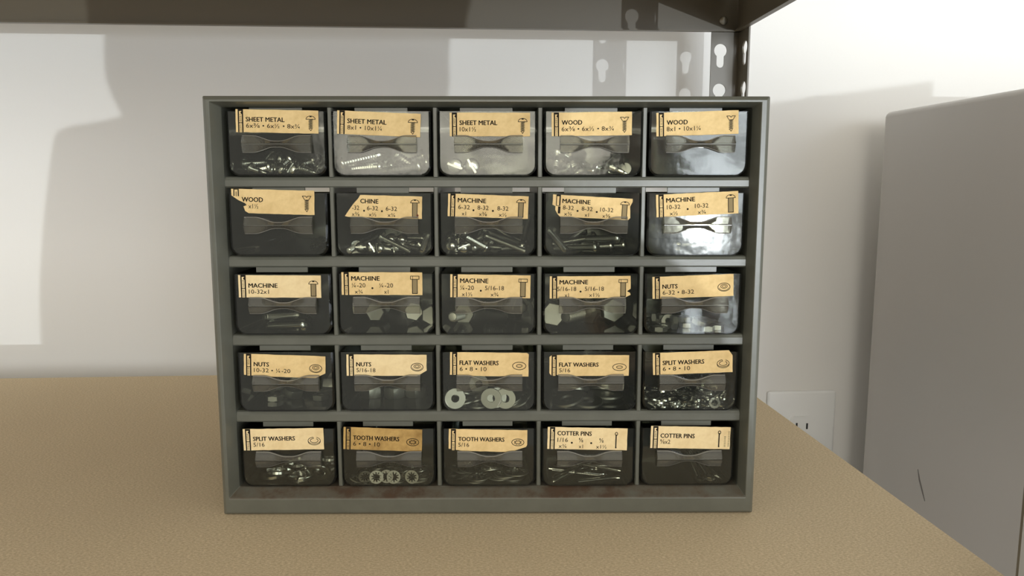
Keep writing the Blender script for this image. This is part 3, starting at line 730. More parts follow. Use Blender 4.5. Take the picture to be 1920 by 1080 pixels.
ITEMS = [(0,[('pan',(10,3.5),[[-.6,33.8,2.13,.27,-.46,.38,.76],
[16.6,3.3,2.13,.36,.44,-.41,-.71],
[13.9,26.8,2.13,.25,-.47,.37,.76],
[1.5,7.5,2.14,.8,.59,-.12,-.09],
[7.9,7.7,2.13,.32,.36,.49,-.73],
[-12.4,3.4,2.13,.32,-.6,-.07,.73],
[18.6,26.2,2.13,.05,-.06,-.6,-.8],
[4.2,20.8,2.13,.35,-.6,-.04,.71],
[13.5,21.1,2.14,.51,.0,.6,-.62]]),('pan',(13,3.5),[[-17,19,3.11,.15,.69,-.03,.71],
[-2.3,15.9,2.32,.77,.14,-.62,.06],
[-4.3,25.6,2.28,.59,.41,-.49,.49],
[2.3,28,3.36,.71,.32,.62,-.02],
[5.5,14.8,2.32,.52,-.57,.3,-.57],
[-11.3,29.2,2.28,.02,.3,.56,-.77],
[2,9,6.44,.72,-.04,.49,-.48],
[12.6,37.7,2.28,.7,.37,.52,.32]]),('pan',(19,4.2),[[-15,13.6,6.69,.25,.55,-.46,-.65],
[10.5,10.6,5.98,.5,.53,.32,.61],
[-17.5,29.5,2.83,.32,-.54,-.37,-.69],
[21.7,15.5,3.93,.6,-.37,.44,.55],
[4.1,17.9,6.69,.75,.14,-.58,.28],
[-12.7,9.4,2.83,.67,-.01,.65,-.35],
[8.6,35.5,5.5,.7,-.19,.46,-.51],
[-7.6,27.7,5.66,.35,.32,.37,-.8]])]),(1,[('pan',(25,4.2),[[-12.9,42.1,4.5,.69,-.2,.69,-.09],
[-12.1,11.7,3.63,.72,.37,.58,.11],
[-9,24.6,2.9,.74,.13,.65,.11],
[-10.9,18.7,3.52,.73,.06,-.64,-.22],
[-10.3,34.6,3.36,.73,-.2,-.61,.22],
[-12.4,8.1,8.86,.55,.53,-.59,-.29],
[-12,29.1,6.03,.49,.42,.49,.58]]),('pan',(23,4.8),[[9.1,5.7,3.28,.71,-.39,.53,-.24],
[12.2,28.1,6.8,.77,.44,-.22,-.4],
[13.2,14.9,4.32,.72,.15,-.68,.08],
[14,41.2,4.88,.66,-.36,-.62,.23],
[12.6,21.5,4.01,.38,-.59,.12,-.7],
[10.2,35.5,7.41,.6,.42,.37,.57]])]),(2,[('pan',(36,4.8),[[-18,23,4.8,.69,.7,.1,-.14],
[-10,28,4.8,.62,.61,.36,-.34]])]),(3,[('wood',(10,3.5),[[12.4,11.7,1.8,.76,.41,.42,.28],
[-5,22.2,1.8,.48,.58,-.01,.66],
[-20.2,13.4,1.82,.38,-.27,.52,.72],
[6,23.8,1.82,.71,-.59,.04,-.39],
[-17.4,6,1.79,.62,.49,.31,.52],
[-15.9,27.3,1.79,.07,.57,-.11,-.81],
[-11.9,32.4,1.82,.33,.32,-.49,-.74],
[-6.1,3,1.8,.09,.53,.26,.81],
[8.5,8.8,1.82,.79,-.24,-.53,-.17]]),('wood',(13,3.5),[[16.1,32.7,2,.56,-.55,-.29,.55],
[-10.2,13.6,1.96,.56,-.28,.56,.55],
[14.4,27.8,6.59,.0,-.91,.4,-.0],
[-16.4,21.8,1.98,.71,.01,.62,.34],
[21,19.1,1.96,.6,.51,.35,-.5],
[14.3,3.4,2.64,.65,.24,-.5,-.52],
[-6.7,31.9,1.96,.4,-.02,.62,-.67],
[11.7,18.4,1.95,.24,-.59,-.19,-.75],
[.3,12.2,1.99,.32,.17,.6,.71]]),('wood',(19,4.2),[[-14.6,29.8,6.4,.05,-.42,.02,.91],
[-20.7,8.9,5.6,.84,-.41,.21,.29],
[9.8,18.9,6.2,.85,.27,.44,.14],
[-1,35.3,2.63,.3,-.52,.38,-.7],
[-10.2,10.4,5.43,.71,-.42,.2,.52],
[-3.9,11.4,5.67,.58,.47,.2,-.64],
[10.5,12.2,6.29,.37,-.05,.5,-.78]])]),(5,[('wood',(36,4.2),[[16,23,3.6,.71,-.71,-.02,.02],
[22,22,3.6,.71,-.71,.01,-.01]])]),(6,[('mach',(10,3.5),[[2.8,24.4,2.62,.5,.01,.65,.58],
[-2.4,16.1,2.61,.01,.61,-.22,-.76],
[6.7,11.8,2.61,.64,.36,-.54,.42],
[-9.7,34.8,2.61,.7,-.54,-.36,.3],
[2.9,17.3,5.45,.0,-.18,-.31,.93],
[15.4,10.4,2.61,.66,.11,-.63,-.38],
[-1.6,7.1,2.64,.62,.23,-.61,.44],
[8.2,18.8,5.27,.41,.18,-.34,.83]]),('mach',(13,3.5),[[12.4,22.9,2.58,.37,.05,.66,-.65],
[-2,27.5,2.58,.25,-.01,.66,.71],
[-9.9,12.5,2.58,.69,.53,.39,-.3],
[20.7,19.3,2.61,.69,.63,.21,-.28],
[-15.3,14.8,2.58,.01,-.01,-.66,.75],
[-8.6,26.7,4.44,.84,-.48,.25,-.08],
[22.4,8,5.53,.37,-.29,-.35,-.81]]),('mach',(19,3.5),[[10.9,32.8,2.6,.16,-.65,.2,.72],
[-20.7,12.9,2.57,.24,-.25,-.63,-.69],
[5.3,3.8,5.86,.66,-.37,-.38,.53],
[10.6,30,7.25,.14,.7,.1,.69],
[-12.8,31.5,6.41,.23,-.3,-.78,.51]])]),(7,[('mach',(9,4.2),[[-16.9,29.9,3.11,.64,.35,-.51,.46],
[-14.4,7.2,3.12,.76,.62,-.06,.2],
[-20.6,7.2,3.86,.57,.47,.28,-.62],
[9.9,28.1,3.12,.29,-.53,.33,.72],
[-21.1,21,4.68,.49,-.44,.12,.74],
[-9.6,12.1,3.12,.26,-.21,.59,-.74],
[-22.1,32.9,6.04,.92,.16,-.1,-.36]]),('mach',(12.5,4.2),[[-1.9,27.3,3.14,.66,.64,-.13,.37],
[-5.8,4.3,6.15,.5,-.02,.86,.07],
[-9.7,21,5.91,.51,.29,-.79,-.16],
[15.7,10.2,3.15,.59,.5,.42,.48],
[-12,32.5,6.65,.92,.05,-.36,.14]]),('mach',(25,3.6),[[5.8,16.1,2.62,.35,.58,-.36,-.64],
[4.5,26.3,6.93,.79,-.41,-.43,.1],
[11.8,33.4,8.47,.56,.17,.8,.08],
[7.9,19.9,8.81,.65,.1,-.59,-.47],
[11.3,27.4,8.75,.87,-.03,-.48,-.14],
[22.5,26.3,11.44,.25,.4,-.84,.26],
[9.7,6.3,5.9,.37,-.57,-.1,.73]])]),(8,[('mach',(25,4.2),[[9.6,19.9,3.05,.73,.17,.66,.07],
[1,13.6,3.07,.68,.33,.6,.27],
[-8.1,8.9,3.07,.73,.18,.66,-.06],
[8.6,27,3.1,.64,-.39,-.56,.36],
[-8.7,17.8,6.69,.28,-.62,.21,-.71]]),('mach',(19,4.2),[[-9.8,24,7.23,.69,.16,.45,.55],
[-19.5,10.2,7.02,.86,-.37,-.32,-.14],
[7.7,8.2,8.51,.3,-.47,.5,-.66]])]),(9,[('mach',(14,4.8),[[-5,12,4.4,.64,.64,-.3,-.3],
[8,9,4.4,.58,.58,.41,.41],
[14,30,4.4,.7,.66,.24,-.12]])]),(10,[('mach',(25,4.8),[[-.6,15.9,3.48,.66,.37,.56,.33],
[-9.3,26.7,5.85,.57,-.38,.64,.34],
[.1,8.7,3.49,.69,.4,.54,.26]])]),(11,[('hex',(20,6.35),[[-10.5,44,6.4,.73,.68,-.05,-.05],
[11,46,6.4,.73,.67,.11,-.06],
[22,41,5.6,.69,.67,.22,-.15]])]),(12,[('hex',(34,6.35),[[-18.5,24,6.6,.66,-.75,.05,-.05]]),('hex',(20,7.9),[[8,50,7.9,.61,.61,.35,.35],
[19,58,7.9,.71,-.71,-.05,.05]])]),(13,[('hex',(25,7.9),[[-20,30,7.9,.72,.69,.04,-.09],
[-5,24,7.4,.67,-.67,.23,-.23]]),('hex',(30,7.9),[[15,48,7.9,.71,.67,.2,-.1]])]),(14,[('nut',(7.9,2.9,3.5),[[15.3,35.8,1.53,.99,-.0,-.0,-.12],
[-10,19.9,4.03,.59,-.63,-.31,-.39],
[-18.6,22.3,4.03,.22,.69,.14,.67],
[-7.1,26.1,1.53,.0,-.5,.87,.0],
[1,19.1,1.53,.0,-.56,-.83,.0],
[-10.6,29.9,4.72,.01,-.16,-.99,-.02],
[-14.2,14.6,1.53,.0,-.05,-1,.0],
[17.5,12.2,1.53,.45,-.0,.0,-.89],
[-7.9,13,4.03,.21,.69,-.16,-.68],
[-17.7,6.3,1.53,.0,-.77,.64,.0],
[-19.7,30.3,3.78,.03,.01,.35,.94]]),('nut',(8.7,3.2,4.2),[[-12.6,35.9,1.68,1,.0,.0,-.08],
[-.7,21.6,4.66,.0,-.97,-.23,.0],
[8.8,16.8,3.19,.44,-.14,.12,-.88],
[-12.1,45.2,1.68,.9,-.0,-.0,-.43],
[10.4,7.3,1.68,.0,.01,1,.0],
[-4,40.1,1.68,.23,.0,-.0,-.97],
[17.3,26.4,1.68,.32,.0,-.0,-.95]])]),(15,[('nut',(9.5,3.3,4.8),[[14.3,24,1.73,.8,.0,-.0,-.6],
[-14.2,22.8,1.73,.0,-.01,1,.0],
[-6.3,42.8,4.83,.32,.39,-.59,.63],
[-8.6,34.5,1.73,.0,-.85,.53,-.0],
[-16.8,37.6,3.55,.15,.92,.34,.14],
[14.4,34.2,1.73,.0,-.95,-.32,.0]]),('nut',(11.1,5.4,6.35),[[18.4,51.5,5.63,.6,-.62,-.33,-.37],
[-3.3,27.7,4.79,.06,.28,-.94,-.2],
[-11.9,54.3,2.78,.61,.0,-.0,-.79],
[16.1,42.6,4.8,.46,-.11,-.17,-.87]])]),(16,[('nut',(12.7,6.7,7.9),[[-14.5,30,3.4,.97,.0,.0,.23],
[.0,29,3.4,.96,.0,.0,.29],
[13.5,31,3.4,.97,.0,.0,.26]])]),(17,[('flat',(12.5,4.8,.9),[[-20,2.4,6.4,.73,.68,.05,.05],
[1.5,2.4,6.4,.73,.68,-.05,-.05],
[4.5,4.2,6.4,.73,.68,.04,.05]]),('flat',(12.5,5,1.0),[[-7.1,8.2,.58,.0,-.98,-.21,.0],
[-15.7,17.4,.58,.67,.0,.0,.74],
[3.1,26.6,1.66,.0,.83,-.56,.0],
[-19.2,20.5,4.1,.22,.94,-.26,-.06],
[15.6,28.6,1.66,.98,.08,.04,.2],
[1.4,11.7,1.33,.05,.96,-.26,-.04],
[-4.9,25.2,.58,.0,-.85,-.53,-.0],
[16.1,23.6,2.18,.79,.07,.12,-.6],
[9.8,31.7,.58,.92,-.0,-.0,.4],
[-20.3,17.5,4.46,.22,.65,-.72,.07],
[.8,30.1,2.74,.0,.83,.56,-.0],
[2.5,14,2.13,.78,-.0,.06,.62],
[-15.6,31.7,.58,.0,-.59,.81,.0],
[10,2.5,6.3,.68,-.72,.16,.08],
[6.6,31.7,3.82,.0,.87,-.48,-.0],
[-9.4,27.6,1.66,.92,.0,-.0,-.4],
[21.5,14.7,4.23,.68,.3,-.14,-.66],
[-14.2,9.6,2.79,.05,-.85,.52,-.09],
[14.5,18.3,3.65,.04,-.74,-.62,-.26],
[-14.9,23.7,4.27,.97,-.11,.06,-.21],
[-8,14.7,2.9,.03,-.91,.4,-.1],
[2.6,17.9,3.96,.99,-.02,.13,-.06],
[17.6,7.5,2.85,.14,.23,.96,.13],
[-7,35.9,6.3,.26,.1,.64,-.72],
[13.8,8.6,2.87,.73,.18,-.07,-.65],
[7.3,28.5,4.9,.0,-.02,-1,-.0],
[17.5,31.8,4.13,.74,-.2,.06,-.64],
[13.7,8.7,4.03,.74,-.04,-.19,.64],
[-20.5,32.1,4.68,.21,-.95,.15,.16],
[4,16.4,4.72,.97,-.04,.12,-.23]])]),(18,[('flat',(19,8.7,1.6),[[-10.2,36.5,.88,.97,.0,.0,.23],
[-9.1,23.2,2.05,.32,.03,-.06,.94],
[-5.2,37.3,3.76,.88,-.05,.09,.46],
[12,32.1,.88,.87,-.0,.0,-.49],
[14.2,23.4,2.56,.8,-.0,.0,.6],
[.0,10.8,2.04,.55,.04,-.05,.83],
[13.5,40.3,2.78,.02,.02,.1,.99],
[-12.1,10.8,3.27,.1,.13,.98,.09],
[14.1,42.5,4,.08,.65,-.75,.06]])]),(19,[('split',(6.8,3.8,1.1),[[3.5,30,.88,.05,-.98,-.2,-.02],
[6.1,8.9,1.86,.83,-.12,-.15,-.52],
[14.6,15.4,1.69,.93,-.12,.06,-.35],
[-3.2,15.1,.88,.04,-1,.03,-.03],
[-18.7,19.2,.87,.25,.04,.03,.97],
[-7.4,4.7,.87,.0,.83,-.56,.04],
[-14,19.3,1.65,.49,.17,.07,.85],
[8,22.1,.87,.99,.02,-.04,-.11],
[-1.6,8.4,.9,.11,-.03,.0,-.99],
[11.9,6.7,.9,.04,-.9,.44,-.05],
[-11,12.5,.87,.21,.04,.01,.98],
[-4.3,15.1,2.44,.03,.32,.94,.07],
[3.4,16.9,.9,.95,.06,-.01,.32],
[-18.6,10.5,.89,.76,-.02,-.02,-.65],
[15.5,2.5,3.46,.55,.51,-.49,.45],
[-6.8,12.3,3.05,.07,.03,.99,.11],
[18.9,27.7,.89,.06,-.92,-.38,-.01],
[-15.5,26.1,.88,.34,.04,.03,.94],
[9.9,14.6,.87,.03,.41,-.91,.03],
[15.4,21.1,1.67,.12,.61,-.77,.11],
[-20.5,21.6,2.74,.06,.82,-.57,.01],
[.7,4.7,2.18,.05,-.98,-.18,-.02],
[-19,36.5,.95,.88,.07,.03,.47],
[-7.2,24.8,.87,.04,-.95,-.3,-.02],
[-14.9,4.8,.88,.08,-.03,-.05,-1],
[4.9,36.6,1.84,.21,-.55,-.81,.01],
[-22,4.7,2.4,.97,-.02,.23,-.1],
[1.2,23.5,.9,.05,-.95,.31,-.04],
[-23.5,14.9,2.93,.93,.06,.36,-.01],
[9.1,19,2.83,.02,-.95,-.3,-.03],
[5.2,4.8,.87,.93,.0,-.04,-.36],
[7.6,25.8,2.32,.04,-.01,1,-.02],
[2.4,13.8,2.44,.1,-.06,.01,-.99],
[-8.8,19,1.7,.62,.18,.0,.76],
[18.3,9.2,.87,.58,-.02,-.03,-.81],
[20,25.3,2.2,.06,-.82,.57,.01],
[-8.8,36.5,.88,.03,.2,-.98,.01],
[-8.5,5.7,2.33,1,-.05,-.08,.0],
[19.7,5.9,2.21,.89,.19,.01,.41],
[-13.5,8.7,3.31,.98,-.06,.12,.16],
[8.9,4.5,3.49,.03,-.12,.19,-.97],
[-1.1,36.5,2.02,.58,.09,.25,.77],
[-11.4,25.6,2.26,.62,-.01,-.05,-.78],
[-17.6,13.5,2.19,.25,.09,.07,.96],
[20.6,17.7,2.44,.31,-.09,.93,-.18],
[-1.7,7.6,3.65,.92,.03,-.06,.38]]),('split',(8.2,4.6,1.3),[[11.2,28.9,1.03,.03,-.91,.42,-.05],
[-8,29.3,2.8,.21,.09,-.95,.22],
[1.7,21.3,2.73,.07,-.79,.6,-.08],
[-13.2,16.2,3.42,.68,.05,.03,-.73],
[-2,5.4,5.14,.64,.05,-.09,.76],
[-22.1,28.9,2.65,.6,-.18,.16,-.77],
[-16.8,5.5,3,.11,.03,-.99,.1],
[-3.6,32.5,2.2,.97,-.11,.1,-.21],
[23.3,14.2,2.98,.23,.34,-.14,-.9],
[16.4,33.9,2.98,.15,.11,.01,.98],
[7.5,36,2.61,.27,-.59,-.76,-.01],
[-5.3,22.9,3.84,.7,-.16,.32,-.62],
[15.9,35.8,1.01,.03,.42,-.91,.03],
[20.8,39,4.91,.73,-.68,-.06,-.1],
[-12,22.5,4.72,.1,.92,-.37,.05],
[-19.4,13.2,4.62,.11,-.86,-.49,-.07],
[4.6,13,3.76,.62,-.08,.04,-.78],
[-17.8,35.8,2.6,.09,.1,-.06,.99],
[23.3,33.5,3.02,.56,.28,-.23,-.75],
[-14.3,34.8,3.55,.96,.09,.1,-.25],
[16.7,20.2,4.09,.05,.91,-.41,-.01],
[.7,22.3,4.45,.03,.84,.55,.06]])]),(20,[('split',(14.5,8.2,2.0),[[15.3,34.6,1.58,.43,.02,-.02,.9],
[3.6,10.5,1.51,.71,-.01,-.04,-.7],
[4.4,33.2,2.94,.96,.09,-.11,.23],
[15.9,18.3,1.56,.9,.01,-.03,.43],
[-3,23.5,2.31,.79,.12,-.03,-.61],
[11.3,19.9,4.02,.34,-.04,.03,.94],
[-13.1,12.6,1.51,.96,.0,-.03,-.28],
[-9.8,11.5,4.8,.3,-.05,-.09,-.95],
[-.4,24.8,5.75,.04,-.22,.97,.0],
[16.3,6.2,6.48,.13,.19,-.85,.47],
[18.4,30.1,5.36,.86,-.08,-.03,-.5],
[-15.1,27,2.63,.91,-.03,-.1,.4]])]),(21,[('tooth',(8.4,3.9,.7),[[-8,2.2,4.35,.73,.68,.04,.04],
[-2,3.2,4.35,.73,.69,-.01,-.01],
[2.5,2.2,4.35,.73,.69,.03,.03],
[13.5,2.2,4.35,.73,.68,-.04,-.04],
[-2.7,14.2,.43,.85,-.0,-.0,.53],
[17.7,20.9,.43,.0,.38,.92,.0],
[4.6,6.8,.43,.0,.66,-.75,-.0],
[17.5,29.7,.43,.81,.0,-.0,.59],
[8.6,13.1,.86,.49,.01,.05,.87],
[15.8,6.8,.43,.0,-.94,-.35,.0],
[.3,14.7,1.21,.75,-.0,.0,-.66],
[-10.6,17.3,.43,.0,-.83,.56,.0],
[10.2,14.3,1.43,.29,-.04,-.03,-.96],
[18.7,14.8,1.21,.05,-.58,.81,.01],
[-9.6,7,.43,.0,.14,.99,.0],
[-.1,29.2,.97,.99,-.03,-.06,-.09],
[18.4,5.8,1.21,.0,.12,-.99,-.0],
[17.2,18.6,2.21,.06,.98,-.16,.11],
[-18.2,13.5,.7,.02,-.86,-.51,.03],
[-17.9,22.4,.55,.96,-.0,.01,-.28],
[11.3,22.7,1.32,.08,-.1,.99,-.07],
[19.1,8.7,1.99,.48,.0,.0,.88],
[3.1,23.3,.92,.01,.91,-.4,.06],
[3.7,6.8,2.05,.8,.04,.1,-.59],
[5.3,18.5,2.24,.49,-.04,.01,.87],
[-12.7,14.2,1.3,.01,-.04,-1,.0],
[18.5,27.1,1.26,.01,.25,.97,.0],
[-1.1,9.2,1.8,.08,-.99,.08,.01],
[-8.1,15.5,1.92,.09,.66,-.75,-.01],
[10.5,28,1.31,.48,-.11,.01,.87],
[-12.9,29.3,.43,.0,-.15,.99,-.0],
[-14.8,2.9,4.2,.56,.67,.43,-.24],
[10.9,12.1,2.36,.05,.96,-.27,-.02],
[-20.9,5.6,1.93,.07,.87,-.46,-.18],
[-4.5,29.7,1.22,.82,-.08,-.05,.57],
[-9.7,21.7,1.89,.51,-.03,-.18,-.84],
[-3.2,17.6,2.24,.06,1,-.01,-.02],
[10.6,4.7,4.46,.21,.62,-.55,.52]])]),(22,[('tooth',(15,8.3,.8),[[-8.3,26.6,.48,.85,-.0,.0,.53],
[14.4,12.4,.48,.8,.0,-.0,.6],
[-7.2,31.8,1.36,.39,-.0,-.0,.92],
[-8.8,9.1,.48,.81,.0,-.0,-.59],
[6,11,1.36,.93,.0,-.0,.37],
[.9,31.6,2.1,.07,.7,-.7,-.09],
[-17.6,22.1,2.71,.92,.09,.04,.38],
[-12.7,22.2,2.92,.78,.01,.1,-.61],
[8.8,11.7,2.24,.95,.0,.0,-.3],
[13.8,28.8,1.09,.03,-.74,-.67,.03],
[1,16.6,3.63,.09,.85,-.51,.13],
[-6.2,8.8,1.91,.0,-.99,.12,-.04],
[10.7,8.8,4,.29,.0,-.0,-.96],
[17,13.6,3.12,.0,-.99,.16,.0],
[16.6,8.8,4.88,.62,.0,-.0,-.79]])]),(23,[('pin',(32,2.6),[[-9.3,15.3,.88,.23,.26,.66,.67],
[-4.4,15.1,1.97,.5,.56,.47,.46],
[-1.1,26.5,2.21,.53,.52,-.46,-.49],
[-8,16.5,3.66,.66,-.64,.3,-.25]]),('pin',(24,2.6),[[3.3,16.3,2.8,.57,-.69,.32,-.32],
[8.2,7.5,.73,.56,-.57,.42,-.43],
[8.2,19.9,3.57,.57,-.48,-.44,.5]])]),(24,[('pin',(45,3.2),[[11.8,28.6,.87,.71,.71,-.03,-.03],
[16.7,28.6,.87,.71,.71,-.01,-.01],
[15.6,28.5,2.53,.71,.71,-.01,.01],
[20.6,28.6,2.19,.69,.67,.18,-.19]])])]
KN = {'pan': 'sheet_metal_screw', 'wood': 'wood_screw', 'mach': 'machine_screw', 'hex': 'hex_bolt', 'nut': 'hex_nut', 'flat': 'flat_washer', 'split': 'split_washer', 'tooth': 'tooth_washer', 'pin': 'cotter_pin'}
KC = {'pan': 'screw', 'wood': 'screw', 'mach': 'screw', 'hex': 'bolt', 'nut': 'nut', 'flat': 'washer', 'split': 'washer', 'tooth': 'washer', 'pin': 'cotter pin'}
COLN = ['leftmost', 'second', 'middle', 'fourth', 'rightmost']; ROWN = ['top', 'second', 'middle', 'fourth', 'bottom']
MARK = ['%s row %s drawer marked %s' % (ROWN[k // 5], COLN[k % 5], 'torn CHINE' if t[0] == 'CHINE' else t[0]) for k, t in enumerate(LAB)]
DESC = {'pan': 'pan head screw', 'wood': 'flat head wood screw', 'mach': 'round head machine screw', 'hex': 'hex head bolt', 'nut': 'hex nut', 'flat': 'flat washer', 'split': 'split washer', 'tooth': 'tooth washer', 'pin': 'cotter pin'}
WHERE = {0: 'pile', 3: 'pile', 6: 'pile', 17: 'stack', 19: 'heap', 21: 'heap'}
FRONT = {17: ['face on flat washer at the left in drawer FLAT WASHERS 6 8 10',
              'face on flat washer in the middle of drawer FLAT WASHERS 6 8 10', 'flat washer just behind the middle face on one in drawer FLAT WASHERS 6 8 10'],
         21: ['leftmost of four face on tooth washers in drawer TOOTH WASHERS 6 8 10', 'second of four face on tooth washers in drawer TOOTH WASHERS 6 8 10',
              'third of four face on tooth washers in drawer TOOTH WASHERS 6 8 10', 'rightmost of four face on tooth washers in drawer TOOTH WASHERS 6 8 10']}
ORDERED = {2: ['left', 'middle', 'right'], 5: ['left', 'right'], 9: None, 10: ['leftmost', 'middle', 'rightmost'], 11: ['leftmost', 'second', 'third', 'rightmost'], 12: ['leftmost', 'middle', 'rightmost'],
           13: ['leftmost', 'middle', 'rightmost'], 16: ['left', 'middle', 'right']}
MESH = {}
bpy.context.view_layer.update()
for di, kinds in ITEMS:
    DM = CM @ Matrix.Translation(DRAWERS[di].location) @ Matrix.Rotation(DRAWERS[di].rotation_euler.z, 4, 'Z') @ Matrix.Translation((0, 0, DT))
    cnt = 0; made = []
    for kind, par, rows in kinds:
        if (kind, par) not in MESH:
            bm = BUILD[kind](*par); me = bpy.data.meshes.new(KN[kind]); bmesh.ops.recalc_face_normals(bm, faces=bm.faces); bm.to_mesh(me); bm.free()
            me.materials.append(M_rust if kind == 'hex' else M_zincf if kind in ('flat', 'tooth', 'nut') else M_zinc)
            for p in me.polygons: p.use_smooth = True
            me.set_sharp_from_angle(angle=.55); MESH[(kind, par)] = me
        for x, y, z, a, b, c_, d_ in rows:
            o = bpy.data.objects.new(KN[kind], MESH[(kind, par)]); C.objects.link(o)
            M = DM @ Matrix.Translation((x * .001, y * .001, z * .001)) @ Quaternion((a, b, c_, d_)).normalized().to_matrix().to_4x4()
            o.matrix_world = M
            tag(o, 'zinc %s in the %s' % (DESC[kind], MARK[di]), KC[kind], '%ss in the %s' % (DESC[kind], MARK[di]))
            if di in FRONT and cnt < len(FRONT[di]): o['label'] = FRONT[di][cnt]
            made.append((x, o)); cnt += 1
    names = ORDERED.get(di)
    if names and len(names) == len(made):
        for w_, (x, o) in zip(names, sorted(made, key=lambda t: t[0])):
            o['label'] = '%s %s in the %s' % (w_, DESC[kinds[0][0]], MARK[di])

# ------------------------------------------------------------------ the person photographing, standing behind the camera (their shadow falls on the wall)
def skin_body(name, verts, edges, mats, parent=None, root=0, sub=2):
    me = bpy.data.meshes.new(name); me.from_pydata([v[:3] for v in verts], edges, []); o = bpy.data.objects.new(name, me); C.objects.link(o)
    sk = o.modifiers.new('skin', 'SKIN'); sk.use_smooth_shade = True
    for i, v in enumerate(verts):
        d = me.skin_vertices[0].data[i]; d.radius = (v[3], v[4] if len(v) > 4 else v[3]); d.use_root = i == root
    ss = o.modifiers.new('smooth', 'SUBSURF'); ss.levels = sub; ss.render_levels = sub
    me.materials.append(mats)
    if parent: o.parent = parent
    return o
M_skin = mat('skin', (.52, .32, .22), .5); M_shirt = mat('dark_blue_shirt', (.03, .035, .05), .8); M_jean = mat('denim', (.035, .045, .07), .85); M_hair = mat('brown_hair', (.045, .03, .02), .6); M_shoe = mat('shoe', (.05, .05, .05), .6)
PX, PY = .335, -1.9
per = empty('person', (PX, PY, FLOOR_Z)); tag(per, 'person with long brown hair in a dark shirt standing behind the camera facing the shelf', 'person')
def Z(h): return h
J = {}
V = []; E_ = []
def addv(k, x, y, z, r, r2=None, p=None):
    J[k] = len(V); V.append((x, y, z, r, r2 or r))
    if p: E_.append((J[p], J[k]))
addv('pel', 0, 0, .86, .14, .10); addv('waist', 0, .0, 1.03, .115, .085, 'pel'); addv('chest', 0, 0, 1.20, .135, .095, 'waist'); addv('neckb', 0, 0, 1.33, .06, .055, 'chest'); addv('neck', 0, .01, 1.41, .045, .045, 'neckb')
addv('hd', 0, .03, 1.49, .065, .075, 'neck'); addv('hd2', 0, .03, 1.56, .068, .085, 'hd'); addv('hd3', 0, .02, 1.605, .045, .055, 'hd2')
for s, n in ((1, 'R'), (-1, 'L')):
    addv('sh' + n, s * (.15 if s > 0 else .165), 0, 1.205 if s > 0 else 1.278, .05, .05, 'chest')
    if s > 0: el, wr, ha = (.205, -.05, 1.0), (.185, .14, .95), (.175, .19, .935)
    else: el, wr, ha = (-.160, -.05, 1.03), (-.14, .15, .94), (-.13, .20, .925)
    addv('el' + n, *el, .036, .036, 'sh' + n); addv('wr' + n, *wr, .025, .025, 'el' + n); addv('ha' + n, *ha, .024, .03, 'wr' + n)
    addv('hip' + n, s * .085, 0, .78, .085, .085, 'pel'); addv('kn' + n, s * .09, .01, .46, .055, .055, 'hip' + n); addv('an' + n, s * .09, -.01, .09, .036, .036, 'kn' + n); addv('to' + n, s * .10, .12, .035, .035, .03, 'an' + n)
body = skin_body('body', V, E_, M_skin, per)
for s, n in ((1, 'R'), (-1, 'L')):
    hx, hy, hz = V[J['ha' + n]][:3]; fv = []; fe = []
    for k in range(4):
        L_ = (.064, .072, .068, .054)[k]; x0 = hx + (k - 1.5) * .019; b = len(fv)
        fv += [(x0, hy + .01, hz, .0088), (x0, hy + .02 + L_ * .45, hz - .006, .0085), (x0, hy + .02 + L_ * .75, hz - .022, .0078), (x0 - s * .0, hy + .02 + L_ * .85, hz - .042, .0066)]
        fe = [(b, b + 1), (b + 1, b + 2), (b + 2, b + 3)]
        skin_body('finger', fv[b:], [(0, 1), (1, 2), (2, 3)], M_skin, per)
    skin_body('thumb', [(hx - s * .022, hy - .02, hz, .0105), (hx - s * .046, hy + .005, hz, .0098), (hx - s * .054, hy + .032, hz - .006, .0082)], [(0, 1), (1, 2)], M_skin, per)
# face
for s in (1, -1):
    bm = bmesh.new(); bmesh.ops.create_uvsphere(bm, u_segments=12, v_segments=8, radius=.012); link('eye', bm, mat('eye', (.8, .8, .78), .2), per, 3.2, (s * .032, .105, 1.53))
    bm = bmesh.new(); bmesh.ops.create_uvsphere(bm, u_segments=12, v_segments=8, radius=.03); bmesh.ops.scale(bm, vec=(.3, .6, 1), verts=bm.verts); link('ear', bm, M_skin, per, 3.2, (s * .07, .02, 1.51))
skin_body('nose', [(0, .108, 1.525, .007), (0, .122, 1.50, .011), (0, .112, 1.487, .009)], [(0, 1), (1, 2)], M_skin, per)
skin_body('mouth', [(-.022, .100, 1.462, .004), (0, .106, 1.461, .007), (.022, .100, 1.462, .004)], [(0, 1), (1, 2)], mat('lips', (.45, .17, .14), .5), per)
# long full hair
bm = bmesh.new(); bmesh.ops.create_uvsphere(bm, u_segments=40, v_segments=28, radius=1)
def hair_w(h):
    if h > 1.50: return .096
    t = min(1, (1.50 - h) / .075); t = t * t * (3 - 2 * t); return .096 + .044 * t
for v in list(bm.verts):
    x, y, z = v.co; rr = math.hypot(x, y)
    zz = 1.50 + (.155 * z if z > 0 else .218 * z)
    if z < 0 and rr > 1e-4:
        f = (1 - (-z) ** 12) / rr; x *= f; y *= f
    n_ = .05 * math.sin(9 * x + 5 * z) + .03 * math.sin(17 * z + 3 * y)
    yy = -.025 + .10 * y
    if y > .35 and zz < 1.575: yy = min(yy, .03)
    v.co = Vector((x * hair_w(zz) * (1 + n_ * .6), yy, zz))
link('hair', bm, M_hair, per, 3.2)
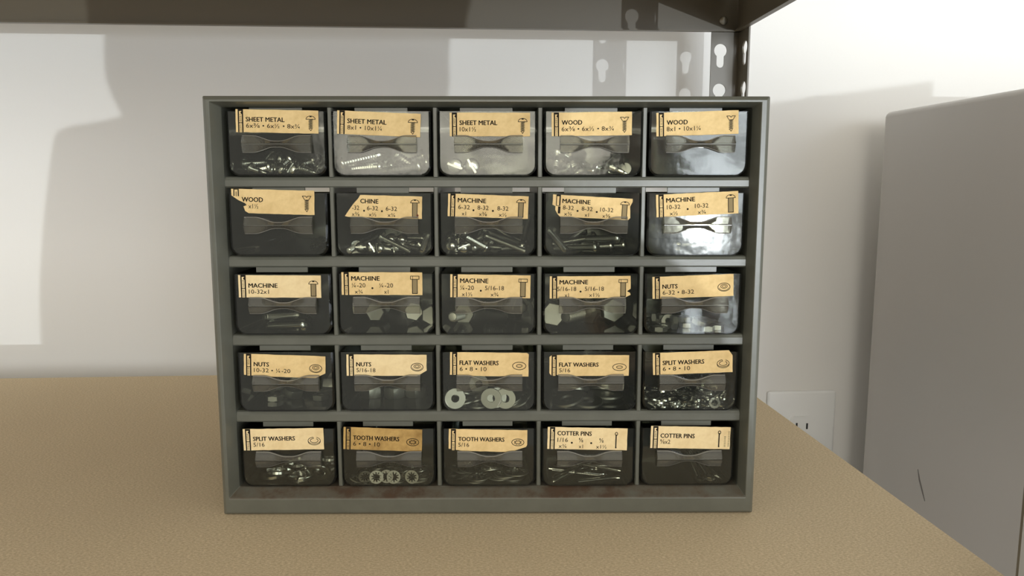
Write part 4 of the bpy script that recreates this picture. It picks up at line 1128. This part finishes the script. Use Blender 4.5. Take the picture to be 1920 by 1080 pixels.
# clothes: shirt and jeans a little larger than the body
def cloth(name, keys, pad, m, edges):
    idx = {k: i for i, k in enumerate(keys)}
    vs = [(*V[J[k]][:3], V[J[k]][3] + pad, V[J[k]][4] + pad) for k in keys]
    return skin_body(name, vs, [(idx[a], idx[b]) for a, b in edges], m, per)
cloth('shirt', ['pel', 'waist', 'chest', 'neckb', 'shR', 'elR', 'shL', 'elL'], .014, M_shirt, [('pel', 'waist'), ('waist', 'chest'), ('chest', 'neckb'), ('chest', 'shR'), ('shR', 'elR'), ('chest', 'shL'), ('shL', 'elL')])
cloth('jeans', ['pel', 'hipR', 'knR', 'anR', 'hipL', 'knL', 'anL'], .012, M_jean, [('pel', 'hipR'), ('hipR', 'knR'), ('knR', 'anR'), ('pel', 'hipL'), ('hipL', 'knL'), ('knL', 'anL')])
for s, n in ((1, 'R'), (-1, 'L')):
    x = V[J['an' + n]][0]; skin_body('shoe', [(x, -.04, .045, .042, .042), (x, .05, .04, .043, .038), (x + s * .012, .14, .034, .04, .032)], [(0, 1), (1, 2)], M_shoe, per)

# unseen panel added behind the camera to cast the shadow right of the drawer cabinet
M_ply = mat('plywood', (.50, .36, .2), .7, spec=.2)
np_ = noise(M_ply, 5, 5, .6, stretch=(1, 1, .12)); nodes(M_ply)[1].new(ramp(M_ply, np_, [(.3, (.42, .29, .15)), (.7, (.56, .41, .24))]), nodes(M_ply)[2].inputs['Base Color'])
ply = empty('shadow_panel', (.80, -2.2, FLOOR_Z)); tag(ply, 'added plywood panel on two feet, unseen behind the camera, shaped to cast a wall shadow', 'panel')
bm = bmesh.new(); prism(bm, [(-.125, .01), (.148, .01), (.148, 1.3487), (-.125, 1.311)], 1, -.009, .009); link('sheet', bm, M_ply, ply)
for x in (-.10, .12):
    bm = bmesh.new(); prism(bm, [(-.18, 0), (.18, 0), (.16, .05), (.03, .09), (-.03, .09), (-.16, .05)], 0, x - .01, x + .01)
    for v in bm.verts: v.co = Vector((v.co.x, v.co.y, v.co.z))
    link('foot', bm, M_ply, ply)
